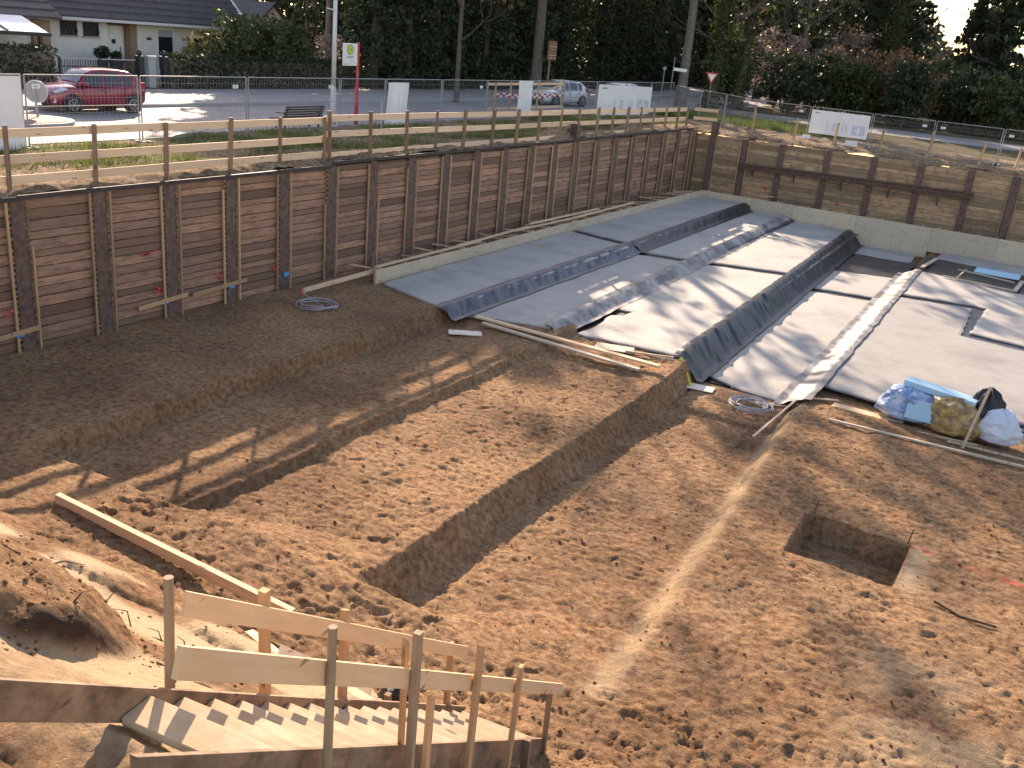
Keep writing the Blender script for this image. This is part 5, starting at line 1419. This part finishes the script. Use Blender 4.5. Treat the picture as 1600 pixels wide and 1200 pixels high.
# small white house further back
h2 = empty('house', (-40, 60, 3.1), 'small white gabled house far behind the big evergreen shrub', 'house')
q = MB(); q.box(-46, -38, 54.8, 58.8, 3.1, 5.6)
q.add([(-38, 54.8, 5.6), (-38, 58.8, 5.6), (-38, 56.8, 7.3), (-46, 54.8, 5.6), (-46, 58.8, 5.6), (-46, 56.8, 7.3)], [(0, 1, 2), (5, 4, 3)]); q.build('wall', M['white'], h2)
for sg in (-1, 1):
    e_ = 56.8 + sg * 2.35; q = MB()
    P_ = [(-37.6, e_, 5.32), (-37.6, 56.8, 7.34), (-46.3, 56.8, 7.34), (-46.3, e_, 5.32)]
    q.add(P_ + [(x, y, z + 0.14) for x, y, z in P_], [(0, 1, 2, 3), (7, 6, 5, 4), (0, 4, 5, 1), (1, 5, 6, 2), (2, 6, 7, 3), (3, 7, 4, 0)]); q.build('roof_slope', M['roof'], h2)
q = MB(); q.box(-37.99, -37.95, 56.2, 57.3, 4.2, 5.3); q.build('window', M['glassdark'], h2)
h3 = empty('house', (8, 103, 3.1), 'dark roofed house half hidden in the trees at the far right', 'house')
q = MB(); q.box(4.6, 10.6, 100, 108, 3.1, 5.2); q.add([(4.6, 100, 5.2), (10.6, 100, 5.2), (7.6, 100, 7.6), (4.6, 108, 5.2), (10.6, 108, 5.2), (7.6, 108, 7.6)], [(0, 1, 2), (5, 4, 3)]); q.build('wall', M['render'], h3)
q = MB(); stepped_roof(q, 4.1, 4.9, 7.6, 7.8, 99.4, 108.6, 10); stepped_roof(q, 11.1, 4.9, 7.6, 7.8, 99.4, 108.6, 10); q.build('roof', M['roof'], h3)
for x in (5.6, 8.4):
    q = MB(); q.box(x, x + 1.1, 99.94, 99.98, 3.9, 5.0); q.build('window', M['glassdark'], h3)

# ------------------------------------------------------------------ vegetation
def leaf_cloud(P, size, up_bias=0.0, aspect=1.6):
    """one small leaf-shaped quad per point"""
    n = len(P)
    d = rng.normal(size=(n, 3)); d[:, 2] += up_bias; d /= np.linalg.norm(d, axis=1)[:, None]
    a = np.cross(d, rng.normal(size=(n, 3))); a /= np.linalg.norm(a, axis=1)[:, None] + 1e-9
    b = np.cross(d, a)
    s = size * rng.uniform(0.6, 1.35, (n, 1))
    a = a * s * aspect / 2; b = b * s / 2
    V = np.stack([P - a, P + b * 0.9, P + a, P - b * 0.9], 1).reshape(-1, 3)
    F = np.arange(4 * n).reshape(-1, 4)
    return V, F
def clumps(C, Rr, per, squash=0.75):
    """points gathered in clumps around centres"""
    n = len(C)
    d = rng.normal(size=(n, per, 3)); d /= np.linalg.norm(d, axis=2)[:, :, None] + 1e-9
    r = rng.random((n, per, 1)) ** 0.45
    p = d * r * np.asarray(Rr).reshape(-1, 1, 1); p[:, :, 2] *= squash
    return (C[:, None, :] + p).reshape(-1, 3)
def leaves_obj(name, P, size, mat, parent, **kw):
    V, F = leaf_cloud(P, size, **kw)
    return mesh_obj(name, np_mesh(name, V, F), M[mat], parent)
def branch(q, p, d, L, r, depth, tips, spread=0.55, nseg=3, gnarl=0.18, twig=0.006, up=0.08):
    pts = [p]; rad = [r]; cur = p.copy(); dd = d.copy()
    for k in range(nseg):
        dd = (dd + Vector(rng.normal(size=3)) * gnarl + Vector((0, 0, up))).normalized()
        cur = cur + dd * (L / nseg); pts.append(cur.copy()); rad.append(max(twig, r * (1 - 0.55 * (k + 1) / nseg)))
    q.path(pts, rad, 6 if r > 0.08 else (4 if r > 0.025 else 3))
    if depth == 0:
        tips.append(tuple(cur)); tips.append(tuple(pts[len(pts) // 2])); return
    kids = 3 if depth > 1 else 4
    for k in range(kids):
        i = random.randint(1, nseg); st_ = pts[i]
        a = Vector(rng.normal(size=3)); nd = (dd + a.normalized() * spread * random.uniform(0.8, 1.5)).normalized()
        branch(q, st_.copy(), nd, L * random.uniform(0.5, 0.72), rad[i] * 0.62, depth - 1, tips, spread, nseg, gnarl, twig, up)
def tree(name, base, h, r, label, cat='tree', clear=0.35, limbs=9, depth=2, leafmat=None, nleaf=2500, leafsize=0.18, bark='bark', clump=0.7, lean=(0, 0), group='trees beyond the street', ivy=0, limb_len=0.3, limb_up=0.3, spread=0.6, ivy_h=0.75):
    root = empty(name, base, label, cat, group)
    q = MB(); b = Vector(base); pts = []; rad = []; n = 10
    for k in range(n + 1):
        t = k / n
        pts.append(b + Vector((lean[0] * t + 0.12 * math.sin(t * 5 + h) * t, lean[1] * t + 0.12 * math.cos(t * 4 + h) * t, h * t - 0.15))); rad.append(r * (1.25 if k == 0 else 1) * (1 - 0.82 * t) + 0.012)
    q.path(pts, rad, 9); q.build('trunk', M[bark], root, True)
    tips = []; q = MB()
    for k in range(limbs):
        t = clear + (1 - clear) * (k + random.random()) / limbs * 0.97
        i = min(n, int(t * n)); p = pts[i]
        a = k * 2.4 + random.uniform(-.4, .4)
        d = Vector((math.cos(a), math.sin(a), limb_up + 0.5 * t)).normalized()
        branch(q, p.copy(), d, h * limb_len * (1.15 - 0.65 * t), max(0.02, rad[i] * 0.55), depth, tips, spread)
    q.build('limbs', M['twig' if depth > 2 else bark], root)
    T = np.array(tips)
    if leafmat:
        C = T[rng.integers(0, len(T), max(8, nleaf // 22))] + rng.normal(size=(max(8, nleaf // 22), 3)) * clump * 0.35
        leaves_obj('crown', clumps(C, clump * rng.uniform(0.5, 1.25, len(C)), 22), leafsize, leafmat, root)
    if ivy:
        z = rng.random(ivy) * h * ivy_h; ang = rng.random(ivy) * 6.283
        t = z / h; rr = r * (1 - 0.6 * t) + np.abs(rng.normal(size=ivy)) * 0.32 * (0.4 + 0.9 * np.abs(fbm(ang, z, 1.5, 501, 2)) * 2)
        P = np.stack([base[0] + lean[0] * t + rr * np.cos(ang), base[1] + lean[1] * t + rr * np.sin(ang), base[2] + z], -1)
        leaves_obj('ivy', P, 0.16, 'l_ivy', root)
    return root
def conifer(name, base, h, rad, label, mat='l_dark', n=3200, size=0.26, group='trees beyond the street', full=0.05, power=0.75, bark='bark'):
    root = empty(name, base, label, 'tree', group)
    q = MB(); q.tube(base, (base[0], base[1], base[2] + h * 0.96), 0.16 + rad * 0.06, 0.02, 8); q.build('trunk', M[bark], root, True)
    m = n // 26
    t = full + (1 - full) * rng.random(m) ** 1.15
    R_ = rad * (1 - t) ** power + 0.12; a = rng.random(m) * 6.283; f = 0.35 + 0.65 * rng.random(m) ** 0.5
    lump = 1 + 0.5 * vnoise(a * 1.2, t * 7 + h, 511)
    C = np.stack([base[0] + R_ * f * lump * np.cos(a), base[1] + R_ * f * lump * np.sin(a), base[2] + h * t - 0.25 * R_ * f], -1)
    leaves_obj('crown', clumps(C, (0.18 + 0.28 * R_) * rng.uniform(0.6, 1.3, m), 26, 0.55), size, mat, root)
    q = MB()
    for k in range(0, m, 6): q.tube((base[0], base[1], C[k][2] + 0.2), tuple(C[k]), 0.03, 0.008, 3, False)
    tag(q.build('limbs', M[bark], root), kind='stuff')
    return root
def shrub(name, base, rx, ry, h, label, mat='l_mid', n=2500, size=0.12, group='shrubs', cat='shrub', clump=0.45, stems=7):
    root = empty(name, base, label, cat, group)
    q = MB()
    for k in range(stems):
        a = k * 6.283 / stems; q.path([base, (base[0] + rx * .25 * math.cos(a), base[1] + ry * .25 * math.sin(a), base[2] + h * .4), (base[0] + rx * .65 * math.cos(a + .3), base[1] + ry * .65 * math.sin(a + .3), base[2] + h * .78)], [0.05, 0.03, 0.008], 4)
    q.build('stems', M['twig'], root)
    m = n // 24
    d = rng.normal(size=(m, 3)); d /= np.linalg.norm(d, axis=1)[:, None]; f = rng.random(m) ** 0.35
    lump = 1 + 0.45 * vnoise(d[:, 0] * 3 + base[0], d[:, 1] * 3 + d[:, 2] * 2, 521)
    C = np.stack([base[0] + rx * d[:, 0] * f * lump, base[1] + ry * d[:, 1] * f * lump, base[2] + h * 0.52 + h * 0.46 * d[:, 2] * f * lump], -1)
    leaves_obj('foliage', clumps(C, clump * rng.uniform(0.5, 1.3, m), 24), size, mat, root)
    return root
def hedge(name, x0, x1, y0, y1, z0, z1, label, n=9000):
    root = empty(name, ((x0 + x1) / 2, (y0 + y1) / 2, z0), label, 'hedge')
    q = MB(); q.box(x0 + .12, x1 - .12, y0 + .1, y1 - .1, z0, z1 - .15); q.build('core', M['twig'], root)
    P = rng.random((n, 3)) * np.array([x1 - x0, y1 - y0, z1 - z0]) + np.array([x0, y0, z0])
    # push to the faces
    k = rng.integers(0, 4, n)
    P[k == 0, 0] = x1 + rng.normal(size=(k == 0).sum()) * 0.05; P[k == 1, 2] = z1 + rng.normal(size=(k == 1).sum()) * 0.06
    P[k == 2, 0] = x1 - 0.08 + rng.normal(size=(k == 2).sum()) * 0.06
    P[:, 0] += 0.08 * vnoise(P[:, 1] * 1.3, P[:, 2] * 1.3, 531); P[:, 2] += 0.08 * vnoise(P[:, 1] * 1.1, P[:, 0], 533)
    leaves_obj('foliage', P, 0.085, 'l_dark', root)
    return root
hedge('hedge', -20.4, -19.3, 16, 25.6, 3.1, 4.72, 'clipped dark hedge in front of the carport', 7000)
hedge('hedge', -19.9, -18.95, 31.2, 44.0, 3.1, 4.6, 'long clipped dark hedge right of the garden gate', 11000)
shrub('rhododendron', (-21.0, 38.6, 3.1), 1.9, 3.8, 3.7, 'huge rounded evergreen shrub above the long hedge', 'l_mid', 9000, 0.15, clump=0.5)
shrub('shrub', (-20.6, 43.4, 3.1), 1.3, 1.6, 3.0, 'evergreen shrub with pinkish tips behind the lamp post', 'l_pink', 2200, 0.10)
shrub('shrub', (-20.9, 34.2, 3.9), 0.6, 0.7, 1.7, 'small yellow-green shrub in front of the bungalow window', 'l_yellow', 1100, 0.09, clump=0.22)
for k, (y, lab) in enumerate(((30.2, 'palm-like plant in a dark pot left of the white front door'), (30.95, 'low plant in a dark tub by the white front door'))):
    r_ = empty('potted_plant', (-22.6, y, 3.2), lab, 'plant')
    q = MB(); q.tube((-22.6, y, 3.5), (-22.6, y, 4.15), 0.2 + 0.06 * k, 0.26 + 0.1 * k, 12); q.build('pot', M['terracotta'], r_)
    P = clumps(np.array([(-22.6, y, 4.42 - 0.15 * k)]), [0.34 - 0.10 * k], 200, 0.8); leaves_obj('foliage', P, 0.12, 'l_dark', r_, aspect=3.0)
# tall thuja row closing the view across the street
ORD = 'first second third fourth fifth sixth seventh eighth ninth tenth eleventh twelfth thirteenth fourteenth fifteenth sixteenth seventeenth eighteenth nineteenth twentieth twenty-first twenty-second'.split()
for k in range(22):
    y = 45.5 + k * 2.1 + random.uniform(-.5, .5); x = -19.8 + random.uniform(-.8, .6) + max(0, (y - 70)) * 0.08
    conifer('thuja', (x, y, 3.1), random.uniform(12.0, 13.3), random.uniform(1.5, 1.9), '%s dark conifer from the lamp post in the row across the street' % ORD[k], 'l_dark', 7200, 0.17, group='dark conifer row across the street', full=0.02, power=0.4)
for k in range(15):
    y = 56 + k * 4.2; x = -27 + random.uniform(-3, 3) + k * 0.55
    conifer('spruce', (x, y, 3.1), random.uniform(11, 14), random.uniform(2.6, 3.6), '%s tall spruce from the left behind the conifer row' % ORD[k], 'l_dark', 3000, 0.4, group='tall spruces behind the conifer row', full=0.06)
# broken shade over the left of the pit comes from these tall trees behind the bungalow
def canopy_tree(base, h, cr, label, mat):
    root = tree('garden_tree', base, h * 0.92, 0.28, label, clear=0.45, limbs=12, depth=1, leafmat=None, bark='barkgrey', group='tall trees behind the bungalow', limb_len=0.2, limb_up=0.5)
    m = 260
    d = rng.normal(size=(m, 3)); d /= np.linalg.norm(d, axis=1)[:, None]; f = rng.random((m, 1)) ** 0.4
    C = np.array(base) + np.array([0, 0, h * 0.70]) + np.sign(d) * np.abs(d) ** 0.7 * f * np.array([cr, cr, h * 0.25])
    leaves_obj('crown', clumps(C, rng.uniform(0.5, 1.0, m), 34), 0.42, mat, root)
for k, (x, y, h, lab) in enumerate(((-28.0, 50.3, 19.0, 'tall tree rising behind the small white house'), (-29.0, 53.0, 20.0, 'tall tree behind the evergreen shrub, left of the lamp post'), (-27.5, 57.0, 19.3, 'tall tree rising behind the lamp post'), (-29.5, 61.5, 20.0, 'tall tree behind the left end of the conifer row'), (-27.5, 66.0, 19.5, 'tall tree behind the middle of the conifer row'), (-28.5, 70.5, 20.0, 'tall tree behind the right half of the conifer row'))):
    canopy_tree((x, y, 3.1), h + 0.35, 3.8, lab, 'l_dark' if k % 2 else 'l_mid')
conifer('columnar_conifer', (-26.0, 47.6, 3.1), 7.5, 1.0, 'dark columnar conifer next to the small white house', 'l_dark', 2600, 0.2, full=0.02, power=0.4)
# street and woodland trees
t1 = tree('street_tree', (-12.3, 52.7, 3.1), 21, 0.34, 'broad trunk street tree carrying a small brown notice board', clear=0.42, limbs=11, depth=2, leafmat='l_brown', nleaf=2700, leafsize=0.26, bark='bark', clump=0.9, limb_len=0.27)
nb = empty('notice_board', (-11.3, 53.0, 6.0), 'small brown slatted board fixed beside the street tree trunk', 'sign')
q = MB(); q.box(-11.62, -11.56, 52.6, 53.6, 5.6, 6.7); q.build('board', M['brown'], nb)
q = MB(); q.tube((-11.7, 53.1, 3.1), (-11.7, 53.1, 6.6), 0.05, None, 8); q.build('post', M['postwood'], nb)
for k in range(6):
    q = MB(); q.box(-11.55, -11.52, 52.66, 53.54, 5.68 + k * 0.165, 5.76 + k * 0.165); q.build('slat', M['batten'], nb)
tree('street_tree', (-13.2, 45.6, 3.1), 16.5, 0.13, 'thin bare tree at the kerb in front of the conifer row', clear=0.22, limbs=14, depth=2, leafmat='l_brown', nleaf=900, leafsize=0.2, bark='bark', limb_len=0.24)
tree('forked_tree', (-8.7, 67.6, 3.1), 20, 0.36, 'smooth grey trunk tree just behind the street name sign', clear=0.42, limbs=11, depth=2, leafmat='l_dark', nleaf=2600, leafsize=0.3, bark='barkgrey', clump=0.9)
tree('ivy_tree', (-6.9, 69.0, 3.1), 20, 0.42, 'thick trunk wrapped in dense ivy behind the give way sign', clear=0.35, limbs=11, depth=2, leafmat='l_mid', nleaf=2200, leafsize=0.28, ivy=5200, clump=0.8)
tree('ivy_tree', (-5.6, 71.0, 3.1), 19, 0.34, 'second ivy trunk right of the thick one', clear=0.4, limbs=9, depth=2, leafmat='l_mid', nleaf=1500, leafsize=0.28, ivy=3600)
tree('ivy_tree', (0.6, 88.0, 3.1), 22, 0.45, 'ivy covered trunk leaning right above the far white banner', clear=0.42, limbs=9, depth=2, leafmat='l_dark', nleaf=1500, leafsize=0.3, ivy=6000, lean=(2.2, 0.5), ivy_h=0.7)
def pine(base, h, label, lean=(0, 0)):
    root = tree('pine_tree', base, h, 0.26, label, clear=0.27, limbs=16, depth=1, leafmat=None, bark='bark', lean=lean, group='pines at the far right', limb_len=0.24, limb_up=0.05)
    m = 130
    t = 0.27 + 0.73 * rng.random(m); a = rng.random(m) * 6.283; rr = h * 0.21 * (1.15 - 0.6 * t) * rng.random(m) ** 0.5
    C = np.stack([base[0] + lean[0] * t + rr * np.cos(a), base[1] + lean[1] * t + rr * np.sin(a), base[2] + h * t], -1)
    leaves_obj('crown', clumps(C, rng.uniform(0.4, 0.95, m), 34, 0.4), 0.26, 'l_pine', root, aspect=2.2)
pine((-3.5, 92, 3.1), 17, 'dark pine left of the slim pine trunks'); pine((-1.4, 95, 3.1), 16, 'slim pine trunk nearest the ivy tree', (0.8, 0)); pine((-2.0, 101, 3.1), 15, 'pine just behind the ivy covered trunk'); pine((-7.5, 86, 3.1), 18, 'pine behind the blossom shrub'); pine((9.6, 88, 3.1), 12, 'pine at the right picture edge', (0.3, 0)); pine((8.0, 93, 3.1), 10.5, 'pine between the birch and the right edge')
pine((-10.2, 90, 3.1), 17, 'pine at the left end of the far pines'); pine((-5.6, 98, 3.1), 17, 'pine second from the left end of the far pines'); pine((-0.6, 102, 3.1), 15, 'pine between the slim pines and the ivy covered trunk'); pine((-3.0, 105, 3.1), 13, 'pine behind the slim pines')
pine((4.5, 112, 3.1), 5.5, 'low pine under the open sky')
conifer('spruce', (6.0, 97, 3.1), 10.5, 2.0, 'lone pointed spruce against the bright sky at the right', 'l_pine', 5200, 0.24, group='spruces at the right', full=0.06, power=0.8)
tree('birch', (7.2, 95, 3.1), 11.5, 0.16, 'pale bare birch beside the lone spruce', clear=0.3, limbs=13, depth=3, leafmat='l_yellow', nleaf=700, leafsize=0.14, bark='barkgrey', limb_len=0.22)
for (x, y, h, lab) in ((2.2, 108, 7.0, 'bare round tree under the open sky, left one'), (4.4, 112, 6.5, 'bare round tree under the open sky, right one'), (-5.0, 84, 13, 'bare tree behind the blossom shrub'), (13.5, 92, 9, 'bare tree right of the birch'), (-10.5, 78, 16, 'bare tree between forked tree and conifers')):
    tree('bare_tree', (x, y, 3.1), h, 0.17, lab, clear=0.2, limbs=13, depth=3, leafmat='l_brown', nleaf=500, leafsize=0.13, bark='twig', limb_len=0.3)
shrub('blossom_shrub', (-5.3, 79.5, 3.1), 3.0, 2.5, 6.2, 'pinkish blossoming shrub behind the give way sign', 'l_pink', 5200, 0.14, clump=0.5)
shrub('blossom_shrub', (-1.8, 88.0, 4.0), 2.6, 2.2, 6.0, 'pale brownish blossoming shrub below the slim pines', 'l_pink', 4200, 0.14, clump=0.5)
specs = [(-3.2, 74.5, 2.6, 2.6, 4.2, 'l_dark'), (-0.5, 77.0, 2.4, 2.4, 4.6, 'l_mid'), (1.8, 76.0, 2.2, 2.0, 4.0, 'l_ivy'), (4.6, 76.5, 2.8, 2.2, 4.8, 'l_brown'), (7.4, 79.0, 2.4, 2.2, 5.0, 'l_mid'), (9.6, 77.0, 2.4, 2.2, 4.4, 'l_dark'), (12.0, 75.5, 2.4, 2.2, 4.6, 'l_mid'), (14.8, 77.0, 2.6, 2.2, 6.2, 'l_dark'), (17.6, 76, 2.6, 2.2, 5.6, 'l_dark'), (2.8, 84, 3.0, 2.5, 5.6, 'l_brown'), (6.2, 87, 3.2, 2.6, 5.0, 'l_mid'), (10.5, 86, 3.0, 2.6, 5.0, 'l_mid'), (14.2, 85, 3.0, 2.5, 6.4, 'l_brown'), (-8.2, 76.0, 2.4, 2.2, 5.2, 'l_dark'), (5.6, 73.5, 1.6, 1.4, 4.6, 'l_dark')]
labs = ['dark shrub under the blossom shrub', 'green shrub left of the far white banner', 'bright green shrub above the far white banner', 'brown twiggy shrub right of the ivy covered trunk', 'loose green shrub second right of the ivy covered trunk', 'dark shrub third right of the ivy covered trunk', 'green shrub in front of the dark roofed house', 'dark shrub below the lone spruce', 'dark shrub at the right picture edge', 'tall brown thicket behind the ivy covered trunk', 'tall green thicket under the open sky', 'tall green thicket below the birch', 'tall brown thicket at the right edge', 'dark shrub behind the grey forked trunk', 'low rounded dark shrub right of the far white banner']
for s_, lab in zip(specs, labs):
    shrub('shrub', (s_[0], s_[1], 3.1), s_[2], s_[3], s_[4], lab, s_[5], 3000, 0.2, group='shrubs beyond the far fence', clump=0.6)
# far wood: reads as one mass
P = rng.random((30000, 3)) * np.array([150, 22, 1]) + np.array([-75, 118, 0])
hh_ = np.interp(P[:, 0], [-75, -20, -6, 0, 8, 30, 75], [13, 13, 11, 5.5, 3.5, 5.0, 9]) * (0.75 + 0.6 * (vnoise(P[:, 0] / 3.5, P[:, 1] / 6, 541) + 0.5))
P[:, 2] = 3.1 + rng.random(len(P)) ** 0.8 * hh_
P2 = rng.random((16000, 3)) * np.array([14, 120, 1]) + np.array([-90, 10, 0])
P2[:, 2] = 3.1 + rng.random(len(P2)) ** 0.8 * 9.0 * (0.75 + 0.6 * (vnoise(P2[:, 0] / 6, P2[:, 1] / 3.5, 543) + 0.5))
P = np.concatenate([P, P2])
V, F = leaf_cloud(P, 0.75)
tag(mesh_obj('distant_wood', np_mesh('distant_wood', V, F), M['l_dark']), 'distant dark wood closing the view behind everything', 'wood', kind='stuff')
# grass on the verge
def grass(n, fx, zf, name, label, hmin, hmax):
    pts = np.array([fx() for _ in range(n)])
    z = zf(pts[:, 0], pts[:, 1])
    ang = rng.random(n) * 6.283; hgt_ = rng.uniform(hmin, hmax, n); w = rng.uniform(0.006, 0.014, n)
    lean_ = rng.normal(size=(n, 2)) * 0.35 * hgt_[:, None]
    a = np.stack([np.cos(ang) * w, np.sin(ang) * w, 0 * w], -1)
    b0 = np.stack([pts[:, 0], pts[:, 1], z - 0.01], -1); tp = b0 + np.concatenate([lean_, hgt_[:, None]], 1)
    V = np.stack([b0 - a, b0 + a, tp], 1).reshape(-1, 3)
    F = np.arange(3 * n).reshape(-1, 3)
    return tag(mesh_obj(name, np_mesh(name, V, F), M['grass']), label, 'grass', kind='stuff')
tuft = [(random.uniform(-5.6, -1.2), random.uniform(9, 48.5)) for _ in range(190)]
def gsel():
    while True:
        c = random.choice(tuft); x = c[0] + random.gauss(0, 0.28); y = c[1] + random.gauss(0, 0.4)
        if -6.2 < x < -0.9: return x, y
grass(30000, gsel, lambda x, y: verge_z(x, y), 'verge_grass', 'patchy grass along the verge behind the guard rail', 0.05, 0.24)
def gsel2():
    return random.uniform(-6, 5.5) , 55 + abs(random.gauss(0, 3.5))
grass(16000, gsel2, lambda x, y: np.where(y < 55.7, 3.09, GZ) + 0 * x, 'rough_grass', 'rough grass beyond the far corner of the pit', 0.1, 0.5)
